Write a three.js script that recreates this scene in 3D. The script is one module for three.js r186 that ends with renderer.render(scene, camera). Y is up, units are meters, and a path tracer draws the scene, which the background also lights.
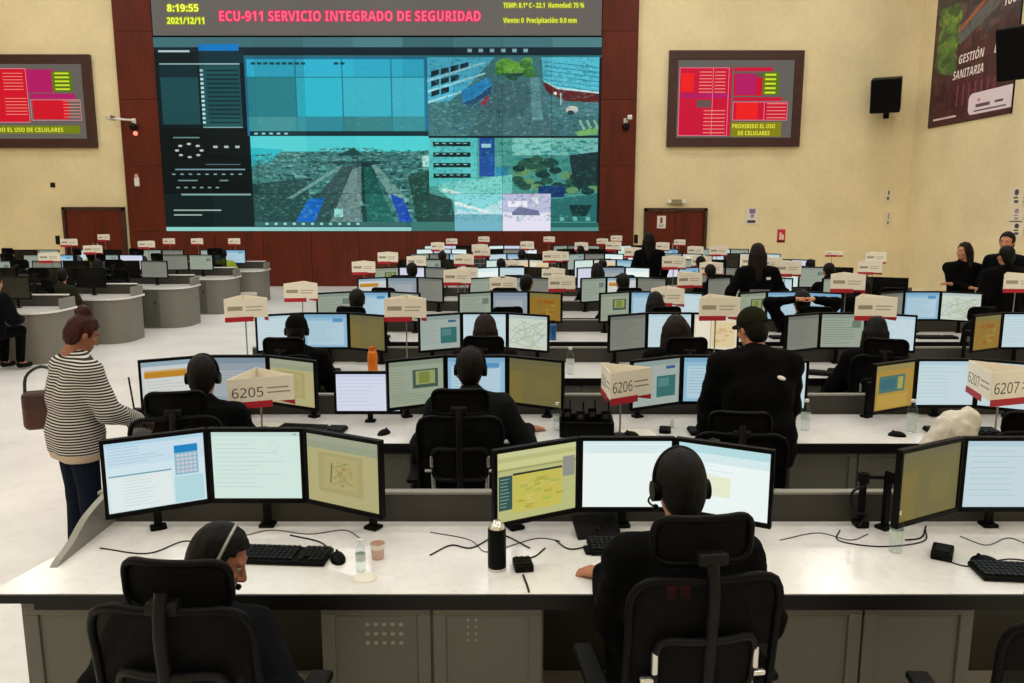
import * as THREE from 'three';
import { mergeGeometries } from 'three/addons/utils/BufferGeometryUtils.js';
import { RoundedBoxGeometry } from 'three/addons/geometries/RoundedBoxGeometry.js';
import { ImprovedNoise } from 'three/addons/math/ImprovedNoise.js';
import { RectAreaLightUniformsLib } from 'three/addons/lights/RectAreaLightUniformsLib.js';

// ------------------------------------------------------------------ camera, light, exposure
const scene = new THREE.Scene();
const EYE = 2.18, PITCH = THREE.MathUtils.degToRad(9.54), FOCAL = 800;
const camera = new THREE.PerspectiveCamera(2 * Math.atan(341.5 / FOCAL) * 180 / Math.PI, 1024 / 683, 0.05, 80);
camera.position.set(0, EYE, 0);
camera.rotation.x = -PITCH;
const renderer = new THREE.WebGLRenderer({ antialias: true });
renderer.toneMapping = THREE.LinearToneMapping;
renderer.toneMappingExposure = 1.0;
renderer.shadowMap.enabled = true;
RectAreaLightUniformsLib.init();
scene.background = new THREE.Color(0x000000);
const CEILING = 9.2, WALL_Z = -22.35, WALL_R = 10.9, WALL_L = -15, WALL_B = 4.5;
const LAMP = { color: 0xfffcf7, radiance: 11.6, w: 1.25, d: 1.25 };
const lampSpots = [];
for (let i = 0; i < 6; i++) for (let j = 0; j < 6; j++) lampSpots.push([-12.6 + i * 4.2, 2.2 - j * 4.4]);

// ------------------------------------------------------------------ helpers
let seed = 20211211;
const rnd = () => { seed |= 0; seed = seed + 0x6D2B79F5 | 0; let t = Math.imul(seed ^ seed >>> 15, 1 | seed); t = t + Math.imul(t ^ t >>> 7, 61 | t) ^ t; return ((t ^ t >>> 14) >>> 0) / 4294967296; };
const R = d => d * Math.PI / 180;
const V = (x, y, z) => new THREE.Vector3(x, y, z);
// a point of the place, read from the photograph at depth Z (metres in front of the lens, level) or on a level plane at height h
const ray = (x, y) => { const a = (x - 512) / FOCAL, b = (341.5 - y) / FOCAL, c = Math.cos(PITCH), s = Math.sin(PITCH); return V(a, b * c - s, -(c + b * s)); };
const at = (x, y, Z) => { const d = ray(x, y); return d.multiplyScalar(Z / -d.z).add(camera.position); };
const onY = (x, y, h) => { const d = ray(x, y); return d.multiplyScalar((h - EYE) / d.y).add(camera.position); };
const taken = new Map();
function numbered(n) { const k = taken.get(n) || 0; taken.set(n, k + 1); return k ? n + '_' + String(k).padStart(3, '0') : n; }
function clean(g) { const q = g.index ? g.toNonIndexed() : g; for (const k of Object.keys(q.attributes)) if (!['position', 'normal', 'uv'].includes(k)) q.deleteAttribute(k); if (!q.attributes.uv) q.setAttribute('uv', new THREE.BufferAttribute(new Float32Array(q.attributes.position.count * 2), 2)); return q; }
const join = gs => Array.isArray(gs) ? (gs.length === 1 ? gs[0] : mergeGeometries(gs.map(clean))) : gs;
function mesh(name, gs, mat, parent, label) {
  const m = new THREE.Mesh(join(gs), mat); m.name = name; m.castShadow = m.receiveShadow = true;
  if (label) m.userData.label = label;
  (parent || scene).add(m); return m;
}
function tag(o, label, category, group) { o.userData.label = label; o.userData.category = category; if (group) o.userData.group = group; return o; }
function thing(name, label, category, p, turn = 0, group) {
  const o = new THREE.Group(); o.name = numbered(name); o.position.copy(p); o.rotation.y = turn; scene.add(o); return tag(o, label, category, group);
}
function solo(name, gs, mat, label, category, p, turn = 0, group) {
  const m = mesh(numbered(name), gs, mat); if (p) m.position.copy(p); m.rotation.y = turn; return tag(m, label, category, group);
}
function struct(name, gs, mat, label) { const m = mesh(name, gs, mat); m.userData.kind = 'structure'; if (label) { m.userData.label = label; m.userData.category = name.split('_')[0]; } return m; }
function dup(o, label, p, turn = 0, group) {
  const c = o.clone(); c.name = numbered(o.name.replace(/_\d{3}$/, '')); c.userData = { ...o.userData, label }; if (group) c.userData.group = group;
  c.position.copy(p); c.rotation.y = turn; scene.add(c); return c;
}
const box = (w, h, d, x = 0, y = 0, z = 0, r = 0) => (r ? new RoundedBoxGeometry(w, h, d, 2, r) : new THREE.BoxGeometry(w, h, d)).translate(x, y, z);
const cyl = (r1, r2, h, x = 0, y = 0, z = 0, n = 20) => new THREE.CylinderGeometry(r1, r2, h, n).translate(x, y, z);
const sph = (r, x = 0, y = 0, z = 0, sx = 1, sy = 1, sz = 1) => new THREE.SphereGeometry(r, 16, 12).scale(sx, sy, sz).translate(x, y, z);
const tube = (pts, r, n = 16, k = 7, closed = false) => new THREE.TubeGeometry(new THREE.CatmullRomCurve3(pts.map(p => p.isVector3 ? p : V(...p)), closed), n, r, k, closed);
const rod = (a, b, r, k = 8) => { const A = V(...a), B = V(...b), d = B.clone().sub(A), g = new THREE.CylinderGeometry(r, r, d.length(), k); g.applyQuaternion(new THREE.Quaternion().setFromUnitVectors(V(0, 1, 0), d.normalize())); return g.translate(...A.add(B).multiplyScalar(.5).toArray()); };
function canvas(w, h, draw) { const c = document.createElement('canvas'); c.width = w; c.height = h; draw(c.getContext('2d'), w, h); const t = new THREE.CanvasTexture(c); t.colorSpace = THREE.SRGBColorSpace; t.anisotropy = 4; return t; }
function noiseTex(n, f, srgb = true) { const d = new Uint8Array(n * n * 4); for (let y = 0; y < n; y++) for (let x = 0; x < n; x++) { const c = f(x, y), i = (y * n + x) * 4; d[i] = c[0]; d[i + 1] = c[1]; d[i + 2] = c[2]; d[i + 3] = 255; } const t = new THREE.DataTexture(d, n, n); t.magFilter = THREE.LinearFilter; t.wrapS = t.wrapT = THREE.RepeatWrapping; if (srgb) t.colorSpace = THREE.SRGBColorSpace; t.needsUpdate = true; return t; }
// tiling value noise
function vnoise(n, cells) { const g = []; for (let i = 0; i < cells * cells; i++) g.push(rnd()); const s = t => t * t * (3 - 2 * t); return (x, y) => { const u = x / n * cells, v = y / n * cells, i = Math.floor(u), j = Math.floor(v), a = s(u - i), b = s(v - j), q = (p, r) => g[((r % cells + cells) % cells) * cells + (p % cells + cells) % cells]; return (q(i, j) * (1 - a) + q(i + 1, j) * a) * (1 - b) + (q(i, j + 1) * (1 - a) + q(i + 1, j + 1) * a) * b; }; }
const std = (color, roughness = .6, extra = {}) => new THREE.MeshStandardMaterial({ color, roughness, ...extra });
const dull = (color, roughness = .7, spec = .3, extra = {}) => new THREE.MeshPhysicalMaterial({ color, roughness, specularIntensity: spec, ...extra });
const noise3 = new ImprovedNoise();
function wrinkle(g, amp, freq, fx = 1, fy = 1) { const p = g.attributes.position, n = g.attributes.normal; for (let i = 0; i < p.count; i++) { const x = p.getX(i), y = p.getY(i), z = p.getZ(i), d = amp * (noise3.noise(x * freq * fx + 7.3, y * freq * fy + 1.7, z * freq * fx + 3.1) + .5 * noise3.noise(x * freq * 2.3 + 2.1, y * freq * 2.3 * fy + 9.4, z * freq * 2.3 + 5.5)); p.setXYZ(i, x + n.getX(i) * d, y + n.getY(i) * d, z + n.getZ(i) * d); } g.computeVertexNormals(); return g; }

// ------------------------------------------------------------------ materials
const M = {};
{
  const n1 = vnoise(256, 6), n2 = vnoise(256, 40), n3 = vnoise(256, 90);
  const wallMap = noiseTex(256, (x, y) => { const k = .965 + .05 * n1(x, y) + .025 * n2(x, y); return [232 * k, 216 * k, 174 * k]; });
  wallMap.repeat.set(.25, .25);
  const wallBump = noiseTex(256, (x, y) => { const k = 110 + 90 * n3(x, y); return [k, k, k]; }, false); wallBump.repeat.set(1, 1);
  M.wall = new THREE.MeshStandardMaterial({ map: wallMap, bumpMap: wallBump, bumpScale: .0015, roughness: .8 });
  const floorMap = noiseTex(256, (x, y) => { const k = .95 + .07 * n1(x, y) + .03 * n2(x, y) - (n3(x, y) > .93 ? .05 : 0); return [232 * k, 231 * k, 230 * k]; });
  floorMap.repeat.set(.35, .35);
  M.floor = new THREE.MeshStandardMaterial({ map: floorMap, roughness: .3 });
  const w1 = vnoise(512, 5), w2 = vnoise(512, 32), w3 = vnoise(512, 128);
  const woodMap = noiseTex(512, (x, y) => { const g = .85 + .14 * w2(x, (y * .12)) + .1 * w3(x, y * .2) - .12 * w1(x, y); return [Math.min(255, 101 * g), 34 * g, 13 * g]; });
  woodMap.repeat.set(.8, .35);
  M.wood = new THREE.MeshPhysicalMaterial({ map: woodMap, roughness: .5, specularIntensity: .5 });
  M.woodFrame = std(0x3a1612, .45);
  const deskMap = noiseTex(256, (x, y) => { const k = .95 + .05 * n1(x, y) + .03 * n2(x, y) - .03 * (n3(x, y) > .85); return [236 * k, 235 * k, 233 * k]; });
  deskMap.repeat.set(.9, .9);
  M.desk = new THREE.MeshStandardMaterial({ map: deskMap, roughness: .16 });
  const cab = noiseTex(128, (x, y) => { const k = .96 + .06 * n2(x, y) + .03 * n1(x * 2, y * 2); return [93 * k, 92 * k, 83 * k]; });
  M.cabinet = new THREE.MeshStandardMaterial({ map: cab, roughness: .5 });
  M.door = std(0x5b5a51, .48);
}
M.ceiling = std(0xd9d6cc, .9);
M.edge = dull(0x080808, .45, .5);
M.panel = std(0x37352f, .55);
M.panelCap = std(0x8d8b82, .4, { metalness: .3 });
M.black = dull(0x030303, .5, .22);
M.blackSoft = dull(0x050506, .85, .3);
M.mesh = dull(0x060607, .85, .3, { transparent: true, opacity: .88 });
M.greyPlastic = dull(0x0a0a0b, .5, .35);
M.chrome = std(0xd5d5d2, .25, { metalness: .75 });
M.handle = std(0x1c1c1b, .4);
M.white = std(0xeae6df, .5);
M.paper = std(0xe9e4d8, .85);
M.card = std(0xf0e8d6, .85);
M.red = std(0xb3152b, .6);
M.orange = std(0xd9751a, .35);
M.blue = std(0x1d5d9a, .35);
M.keys = dull(0x0c0c0e, .5, .5);
M.skin = std(0xb5795a, .55);
M.skinDark = std(0x8f5a40, .55);
M.clear = new THREE.MeshPhysicalMaterial({ color: 0xf4f8f8, roughness: .06, transmission: 1, thickness: 0, ior: 1.3 });
M.capWhite = std(0xdfe6e4, .45);
M.brown = std(0x4a2218, .5);
M.yellow = std(0xb8c33a, .7);
const emis = (map, k = 1, rough = .35) => new THREE.MeshPhysicalMaterial({ color: 0x020202, roughness: rough, specularIntensity: .25, emissive: 0xffffff, emissiveIntensity: k, emissiveMap: map });

// ------------------------------------------------------------------ the room
const RW = WALL_R - WALL_L, RD = WALL_B - WALL_Z, CX = (WALL_R + WALL_L) / 2, CZ = (WALL_B + WALL_Z) / 2;
function metricUV(g) { const p = g.attributes.position, n = g.attributes.normal, u = g.attributes.uv; for (let i = 0; i < p.count; i++) { const ax = Math.abs(n.getX(i)), ay = Math.abs(n.getY(i)); if (ay > .7) u.setXY(i, p.getX(i), p.getZ(i)); else if (ax > .7) u.setXY(i, p.getZ(i), p.getY(i)); else u.setXY(i, p.getX(i), p.getY(i)); } return g; }
struct('floor', metricUV(box(RW + .6, .2, RD + .6, CX, -.1, CZ)), M.floor);
struct('ceiling', box(RW + .6, .2, RD + .6, CX, CEILING + .1, CZ), M.ceiling);
struct('wall_back', metricUV(box(RW + .6, CEILING, .3, CX, CEILING / 2, WALL_Z - .15)), M.wall);
struct('wall_right', metricUV(box(.3, CEILING, RD, WALL_R + .15, CEILING / 2, CZ)), M.wall);
struct('wall_left', metricUV(box(.3, CEILING, RD, WALL_L - .15, CEILING / 2, CZ)), M.wall);
struct('wall_front', metricUV(box(RW + .6, CEILING, .3, CX, CEILING / 2, WALL_B + .15)), M.wall);
{
  const glow = new THREE.MeshStandardMaterial({ color: 0xffffff, emissive: LAMP.color, emissiveIntensity: 1.2 });
  lampSpots.forEach(([x, z], i) => {
    const t = thing('ceiling_panel_light', `square white ceiling light panel number ${i + 1} above the hall`, 'ceiling light', V(x, CEILING, z), 0, 'ceiling light panels');
    t.userData.label = 'square white light panel set in the high ceiling out of view';
    mesh('frame', [box(LAMP.w + .08, .05, .04, 0, -.025, LAMP.d / 2 + .02), box(LAMP.w + .08, .05, .04, 0, -.025, -LAMP.d / 2 - .02), box(.04, .05, LAMP.d, LAMP.w / 2 + .02, -.025, 0), box(.04, .05, LAMP.d, -LAMP.w / 2 - .02, -.025, 0)], M.white, t);
    mesh('diffuser', box(LAMP.w, .02, LAMP.d, 0, -.012, 0), glow, t);
    const l = new THREE.RectAreaLight(LAMP.color, LAMP.radiance, LAMP.w, LAMP.d); l.position.set(x, CEILING - .06, z); l.rotation.x = -Math.PI / 2; l.castShadow = true; scene.add(l);
  });
}

// ------------------------------------------------------------------ back wall: wood surround, video wall, message boards, doors
const wallAt = (x, y) => at(x, y, -WALL_Z);
{
  const xl = wallAt(122, 120).x, xr = wallAt(636, 120).x, sl = wallAt(161, 130).x, sr = wallAt(600, 130).x, top = wallAt(380, 38).y, bot = wallAt(380, 231).y, headTop = wallAt(380, -6).y;
  const wood = thing('wood_panelling', 'dark red wood panelling framing the large video wall', 'wall panelling', V(0, 0, WALL_Z));
  const T = .1, gap = .008;
  const plank = (x0, x1, y0, y1) => { const g = box(x1 - x0 - gap, y1 - y0 - gap, T - .004 * rnd(), (x0 + x1) / 2, (y0 + y1) / 2, T / 2, .004); metricUV(g); const u = g.attributes.uv, ox = rnd() * 3, oy = rnd() * 3; for (let i = 0; i < u.count; i++) u.setXY(i, u.getX(i) + ox, u.getY(i) + oy); mesh('panel', g, M.wood, wood); };
  const n = 9, cw = (sr - sl) / n;
  for (let i = 0; i < n; i++) plank(sl + i * cw, sl + (i + 1) * cw, 0, bot);
  const ys = [0, bot, bot + 1.75, bot + 3.5, bot + 5.25, CEILING];
  for (let k = 0; k < 5; k++) { plank(xl, sl, ys[k], ys[k + 1]); plank(sr, xr, ys[k], ys[k + 1]); }
  for (let i = 0; i < n; i++) plank(sl + i * cw, sl + (i + 1) * cw, headTop, CEILING);

  // video wall picture
  const W = 1800, H = 1000;
  const pic = canvas(W, H, (c) => {
    const rect = (col, u0, v0, u1, v1) => { c.fillStyle = col; c.fillRect(u0 * W, v0 * H, (u1 - u0) * W, (v1 - v0) * H); };
    const poly = (col, ...p) => { c.fillStyle = col; c.beginPath(); for (let i = 0; i < p.length; i += 2) c.lineTo(p[i] * W, p[i + 1] * H); c.fill(); };
    rect('#06181c', 0, 0, 1, 1);
    rect('#5a8f96', 0, 0, 1, .05); for (let i = 0; i < 9; i++) rect(`rgba(20,60,70,${.1 + .25 * rnd()})`, i / 9, .0, (i + 1) / 9, .05);
    rect('#0a2530', 0, .05, 1, .085); rect('#0d7fd2', .1, .035, .19, .068); rect('#2a6d76', .19, .09, 1, .1);
    // left column
    rect('#061a20', 0, .07, .2, 1); rect('#0f3340', .1, .07, .2, .13); rect('#cfe6e6', .01, .065, .08, .075);
    rect('#9fc4c4', .01, .13, .19, .137); rect('#0a2e36', .01, .14, .095, .2); rect('#184a50', .01, .2, .095, .44); rect('#1c555a', .1, .14, .19, .45);
    for (let k = 0; k < 13; k++) { rect('#b8dede', .1, .16 + k * .022, .107, .172 + k * .022); rect('#082a32', .115, .163 + k * .022, .186, .17 + k * .022); }
    rect('#83adad', .1, .452, .19, .458); rect('#031013', 0, .46, .2, .8);
    for (let k = 0; k < 8; k++) { const a = k * Math.PI / 4; c.fillStyle = '#c6d2c4'; c.beginPath(); c.ellipse((.065 + .028 * Math.cos(a)) * W, (.575 + .034 * Math.sin(a)) * H, 9, 6, 0, 0, 7); c.fill(); }
    for (let k = 0; k < 3; k++) rect('#b5c3b8', .12 + k * .025, .55, .13 + k * .025, .562);
    rect('#6f9a98', .03, .505, .09, .511); rect('#87aab8', .03, .67, .19, .677); rect('#57777f', .1, .645, .18, .65);
    for (let k = 0; k < 9; k++) rect('#8fb0ae', .022 + k * .019, .695, .03 + k * .019, .702);
    rect('#7da09c', .035, .728, .08, .735); rect('#7da09c', .13, .728, .15, .735); for (let k = 0; k < 6; k++) rect('#93b3ae', .03 + k * .018, .765, .038 + k * .018, .772);
    rect('#7ea69f', .04, .8, .2, .81); rect('#04191b', 0, .81, .2, .97); rect('#9fb7ae', .02, .885, .13, .892); rect('#9fb7ae', .02, .91, .085, .917);
    // cyan blank feeds
    rect('#1c6f9a', .2, .1, .61, .5);
    const cols = [[.205, .315, '#2a8c96', '#3a8f93'], [.315, .42, '#2fb9cf', '#2f8f9c'], [.42, .53, '#3ab4c8', '#388488'], [.53, .605, '#3fb2c6', '#3a9199']];
    for (const [a, b, k1, k2] of cols) { rect('#2fb4d2', a, .11, b, .2); rect(k1, a, .2, b, .4); rect(k2, a, .4, b, .475); rect('#1d7f93', b - .003, .11, b, .475); rect('#22858f', a, .198, b, .203); }
    for (let k = 0; k < 11; k++) rect('#0e4a58', .215 + k * .014 + (k > 8 ? .06 : 0), .125, .225 + k * .014 + (k > 8 ? .06 : 0), .137);
    rect('#0c2e38', .205, .475, .61, .5); for (let k = 0; k < 5; k++) rect('#8fd3d3', .215 + k * .017, .483, .223 + k * .017, .492);
    for (let k = 0; k < 6; k++) rect('#8fb7c0', .7 + k * .025, .058, .71 + k * .025, .075);
    // street feed, top right
    c.save(); c.beginPath(); c.rect(.61 * W, .1 * H, .385 * W, .4 * H); c.clip();
    rect('#3f7377', .61, .1, 1, .5);
    for (let i = 0; i < 260; i++) rect(`rgba(${60 + rnd() * 90 | 0},${120 + rnd() * 90 | 0},${125 + rnd() * 80 | 0},.25)`, ...(() => { const u = .61 + rnd() * .38, v = .3 + rnd() * .2; return [u, v, u + .02 * rnd(), v + .008]; })());
    poly('#3f666a', .76, .22, .85, .22, .9, .5, .7, .5); poly('#5c8d90', .84, .2, .86, .2, .87, .42, .845, .42);
    poly('#49b4d0', .61, .1, .76, .1, .7, .25, .66, .32, .61, .33);
    for (let r = 0; r < 3; r++) for (let k = 0; k < 4 - r; k++) poly('#0b2630', .618 + k * .022, .17 + r * .05 - k * .012, .636 + k * .022, .16 + r * .05 - k * .012, .636 + k * .022, .185 + r * .05 - k * .012, .618 + k * .022, .2 + r * .05 - k * .012);
    for (let r = 0; r < 3; r++) poly('#9fdbe4', .61, .212 + r * .055, .74, .12 + r * .055, .74, .13 + r * .055, .61, .224 + r * .055);
    poly('#1f86c0', .685, .27, .745, .2, .755, .24, .72, .3, .69, .33); poly('#1b4a72', .69, .33, .72, .3, .755, .24, .752, .28, .705, .35); poly('#9c2f4a', .728, .33, .745, .29, .75, .3, .738, .35);
    c.fillStyle = '#4f8f2c'; for (let k = 0; k < 26; k++) { c.beginPath(); c.ellipse((.77 + .07 * rnd()) * W, (.115 + .07 * rnd()) * H, 22, 20, 0, 0, 7); c.fillStyle = ['#5aa02e', '#3f7d2d', '#6cab33'][k % 3]; c.fill(); }
    poly('#214a34', .775, .18, .83, .18, .805, .22, .79, .21);
    poly('#53bfd4', .865, .1, 1, .1, 1, .28, .9, .26, .87, .22); for (let k = 0; k < 6; k++) poly('#2d93ad', .87, .12 + k * .022, 1, .15 + k * .024, 1, .156 + k * .024, .87, .125 + k * .022);
    poly('#5c1a1c', .865, .22, .9, .255, 1, .28, 1, .33, .92, .32, .88, .28); poly('#c9e6e6', .868, .215, .9, .25, 1, .275, 1, .285, .9, .26);
    c.fillStyle = '#c2c6bd'; c.beginPath(); c.ellipse(.935 * W, .365 * H, 26, 20, 0, 0, 7); c.fill(); c.fillStyle = '#2d3a38'; c.beginPath(); c.ellipse(.932 * W, .38 * H, 14, 12, 0, 0, 7); c.fill();
    rect('#e8f4ee', .893, .275, .9, .29); rect('#9fc9c0', .908, .28, .911, .34);
    for (let k = 0; k < 3; k++) poly('#8fc7a0', .95 + k * .016, .42, .955 + k * .016, .415, .968 + k * .016, .47, .962 + k * .016, .475); poly('#7fc06a', .94, .48, .99, .455, .995, .49, .95, .5);
    c.restore();
    // aerial feed, bottom middle
    c.save(); c.beginPath(); c.rect(.205 * W, .5 * H, .405 * W, .45 * H); c.clip();
    rect('#4fd3d6', .205, .5, .61, .6); rect('#3f7f7c', .205, .58, .61, .95);
    poly('#2ab9c4', .205, .56, .28, .57, .25, .63, .205, .66);
    for (let i = 0; i < 1500; i++) { const u = .21 + rnd() * .4, v = .56 + Math.pow(rnd(), 1.6) * .36, s = (v - .5) * .12, hill = .62 - .05 * Math.exp(-Math.pow((u - .42) / .06, 2)) - .05 * (u - .2); if (v < hill - .03) continue; const k = rnd(); rect(k < .45 ? `rgba(12,44,42,.55)` : k < .8 ? `rgba(60,120,112,.5)` : 'rgba(150,215,205,.5)', u, v, u + .004 + s * .5 * rnd(), v + .004 + s * .35 * rnd()); }
    poly('#1c4a48', .4, .6, .44, .56, .46, .6); rect('#1d4745', .38, .63, .5, .645);
    poly('#1f4644', .205, .75, .33, .72, .34, .95, .205, .95); poly('#6d9d97', .4, .66, .415, .66, .3, .82, .28, .83);
    poly('#31504f', .415, .65, .455, .65, .44, .95, .3, .95); poly('#6f8d89', .435, .67, .455, .66, .45, .95, .38, .95);
    poly('#123638', .455, .64, .48, .64, .52, .95, .455, .95); poly('#136055', .46, .66, .478, .66, .53, .95, .465, .95); poly('#79aaa0', .478, .65, .49, .65, .56, .83, .545, .87, .52, .82);
    poly('#1266c8', .33, .83, .37, .82, .345, .95, .3, .95); poly('#1244b5', .52, .8, .55, .83, .57, .95, .54, .95);
    poly('#1f4a40', .56, .7, .61, .68, .61, .95, .58, .95); rect('#9fe5da', .39, .88, .41, .925); rect('#b2e6dc', .595, .6, .61, .66);
    c.restore();
    rect('#2e6663', .205, .95, .61, .975); for (let k = 0; k < 11; k++) rect('#a5d8d0', .23 + k * .021, .955, .237 + k * .021, .967);
    // bottom right feed
    c.save(); c.beginPath(); c.rect(.61 * W, .51 * H, .385 * W, .465 * H); c.clip();
    rect('#4f9f94', .61, .51, 1, .98); rect('#57c6c6', .61, .51, .72, .76);
    for (let r = 0; r < 4; r++) { rect('#0a1f24', .62, .53 + r * .055, .705, .553 + r * .055); for (let k = 0; k < 5; k++) rect('#8fd0c8', .625 + k * .016, .535 + r * .055, .633 + k * .016, .54 + r * .055); }
    rect('#17499c', .725, .51, .76, .71); rect('#a5d5e2', .73, .54, .752, .56); rect('#2a8cb0', .762, .66, .79, .71);
    rect('#7dc9bf', .8, .51, 1, .6); for (let i = 0; i < 130; i++) rect(`rgba(30,${90 + rnd() * 80 | 0},${90 + rnd() * 60 | 0},.5)`, ...(() => { const u = .77 + rnd() * .22, v = .52 + rnd() * .16; return [u, v, u + .02 * rnd(), v + .01]; })());
    for (let i = 0; i < 50; i++) { c.fillStyle = ['#2c5a48', '#1f4a44', '#6ea06a', '#163a38'][i % 4]; c.beginPath(); c.ellipse((.81 + .18 * rnd()) * W, (.62 + .17 * rnd()) * H, 26, 18, 0, 0, 7); c.fill(); }
    poly('#1b3638', .93, .6, 1, .58, 1, .76, .94, .75); rect('#173b76', .86, .76, .92, .82);
    poly('#79d6cc', .63, .75, .8, .7, .8, .85, .7, .9, .63, .78); poly('#d3efe6', .64, .77, .79, .86, .78, .87, .64, .79); poly('#284b48', .61, .8, .66, .83, .67, .95, .61, .95);
    poly('#2c7070', .86, .84, 1, .8, 1, .95, .86, .95); poly('#143437', .93, .86, .985, .86, .97, .92, .94, .92);
    for (let k = 0; k < 7; k++) rect('#6fc2b6', .79 + k * .03, .925, .8 + k * .03, .945);
    c.restore();
    rect('#bfe7ee', 6 / 9, .8, 7 / 9, 1); rect('#74b5c6', 6 / 9, .91, 7 / 9, 1); poly('#88dbe0', 6 / 9, .8, 7 / 9, .8, 7 / 9, .83, .72, .9, 6 / 9, .88); poly('#e4f6f3', 6 / 9, .84, .75, .895, .745, .905, 6 / 9, .86);
    rect('#e9e4f6', 7 / 9, .8, 8 / 9, 1); rect('#c2bfe0', 7 / 9, .8, 8 / 9, .9); poly('#706f97', .8, .9, .815, .87, .86, .89, .865, .915, .8, .915); rect('#f4f0fb', .79, .84, .835, .87); poly('#f4f0fb', .84, .82, .86, .82, .862, .85, .85, .87, .845, .87, .855, .845);
    rect('#2a6b66', 7 / 9 + .1111, .955, 1, .98);
    rect('#8fd0cb', 0, .978, 6 / 9 - .0, 1); rect('#3d7b74', 5.1 / 9, .95, 6 / 9, 1); rect('#5c9d97', 8 / 9, .98, 1, 1);
    const speck = (u0, v0, u1, v1, n, cs) => { for (let i = 0; i < n; i++) { c.fillStyle = cs[i % cs.length]; c.globalAlpha = .08 + .16 * rnd(); const w = 3 + 13 * rnd(), h = 3 + 10 * rnd(); c.fillRect(u0 * W + rnd() * ((u1 - u0) * W - w), v0 * H + rnd() * ((v1 - v0) * H - h), w, h); } c.globalAlpha = 1; };
    speck(.61, .1, .995, .5, 2600, ['#0a2a30', '#6fd0d8', '#2c6f74', '#a8e2e0', '#16454a']); speck(.205, .6, .61, .95, 3200, ['#08262a', '#5fc0b8', '#1d5654', '#a5e0d6', '#123a3c']); speck(.61, .51, .995, .95, 2400, ['#0a2c30', '#7fdccf', '#2a7a74', '#3f9a92', '#174a46']); speck(.21, .11, .6, .47, 260, ['#57d0e0', '#1f8a9c']);
    for (let i = 0; i < 9; i++) for (let j = 0; j < 5; j++) { c.fillStyle = rnd() < .5 ? `rgba(255,255,255,${.05 * rnd()})` : `rgba(0,15,20,${.14 * rnd()})`; c.fillRect(i * W / 9, j * H / 5, W / 9, H / 5); }
  });
  const vm = emis(pic, .95, .4);
  const vw = thing('video_wall', 'large video wall of tiled screens showing city camera feeds', 'video wall', V(0, 0, WALL_Z + .02));
  mesh('housing', box(sr - sl + .04, top - bot + .04, .04, (sl + sr) / 2, (top + bot) / 2, .02), M.black, vw);
  const tw = (sr - sl) / 9, th = (top - bot) / 5;
  for (let i = 0; i < 9; i++) for (let j = 0; j < 5; j++) {
    const g = box(tw - .008, th - .008, .05, sl + (i + .5) * tw, bot + (j + .5) * th, .065), u = g.attributes.uv, p = g.attributes.position, n = g.attributes.normal;
    for (let k = 0; k < u.count; k++) u.setXY(k, (p.getX(k) - sl) / (sr - sl), (p.getY(k) - bot) / (top - bot));
    mesh('screen_tile', g, vm, vw);
  }
  const l = new THREE.RectAreaLight(0x8fd8e0, .16, sr - sl, top - bot); l.position.set((sl + sr) / 2, (top + bot) / 2, WALL_Z + .16); l.rotation.y = Math.PI; l.castShadow = true; scene.add(l);

  // LED header
  const led = canvas(1600, 150, (c, w, h) => {
    c.fillStyle = '#615c57'; c.fillRect(0, 0, w, h); c.fillStyle = 'rgba(40,38,36,.3)'; for (let x = 0; x < w; x += 5) c.fillRect(x, 0, 2, h);
    const t = (s, x, y, px, col, glow, sx) => { c.save(); c.translate(x, y); c.scale(sx, 1); c.font = `bold ${px}px sans-serif`; c.lineWidth = 7; c.strokeStyle = glow; c.strokeText(s, 0, 0); c.fillStyle = col; c.fillText(s, 0, 0); c.restore(); };
    t('8:19:55', 55, 64, 36, '#f2f25a', '#7c8a1c', .95); t('2021/12/11', 52, 108, 32, '#e2ec4a', '#7c8a1c', .82);
    t('ECU-911 SERVICIO INTEGRADO DE SEGURIDAD', 236, 98, 50, '#ff5c7c', '#b52a4c', .85);
    t('TEMP: 8.1° C - 22.1  Humedad: 75 %', 1250, 50, 24, '#d9e04a', '#6f7424', .72); t('Viento: 0  Precipitación: 0.0 mm', 1250, 104, 24, '#d9e04a', '#6f7424', .72);
  });
  const hb = thing('led_message_bar', 'long grey message bar with pink lettering above the video wall', 'message board', V((sl + sr) / 2, (top + headTop) / 2 + .01, WALL_Z + .02));
  mesh('housing', box(sr - sl, headTop - top - .01, .1, 0, 0, .05), M.black, hb);
  const g = new THREE.PlaneGeometry(sr - sl - .04, headTop - top - .06).translate(0, 0, .102); mesh('display', g, emis(led, 1.25), hb);

  // side message boards
  const board = canvas(640, 420, (c, w, h) => {
    c.fillStyle = '#6c6660'; c.fillRect(0, 0, w, h);
    c.fillStyle = '#d8123c'; c.fillRect(10, 40, 290, 370); c.fillRect(310, 40, 210, 20); c.fillRect(310, 72, 170, 120); c.fillRect(310, 200, 270, 20); c.fillRect(310, 225, 305, 100);
    c.fillStyle = '#c01b6a'; c.fillRect(320, 75, 110, 110); c.fillRect(20, 178, 270, 26); c.fillStyle = '#ff2222'; c.fillRect(330, 228, 120, 90); c.fillRect(20, 70, 70, 100);
    c.fillStyle = '#6a5a50'; c.fillRect(110, 215, 80, 40); c.fillRect(430, 72, 60, 20);
    c.fillStyle = '#ff9a86'; for (let k = 0; k < 7; k++) { c.fillRect(120, 62 + k * 18, 70, 5); c.fillRect(205, 62 + k * 18, 60, 5); } for (let k = 0; k < 7; k++) c.fillRect(150, 270 + k * 20, 120, 5); for (let k = 0; k < 5; k++) c.fillRect(500, 232 + k * 19, 105, 5);
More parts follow.
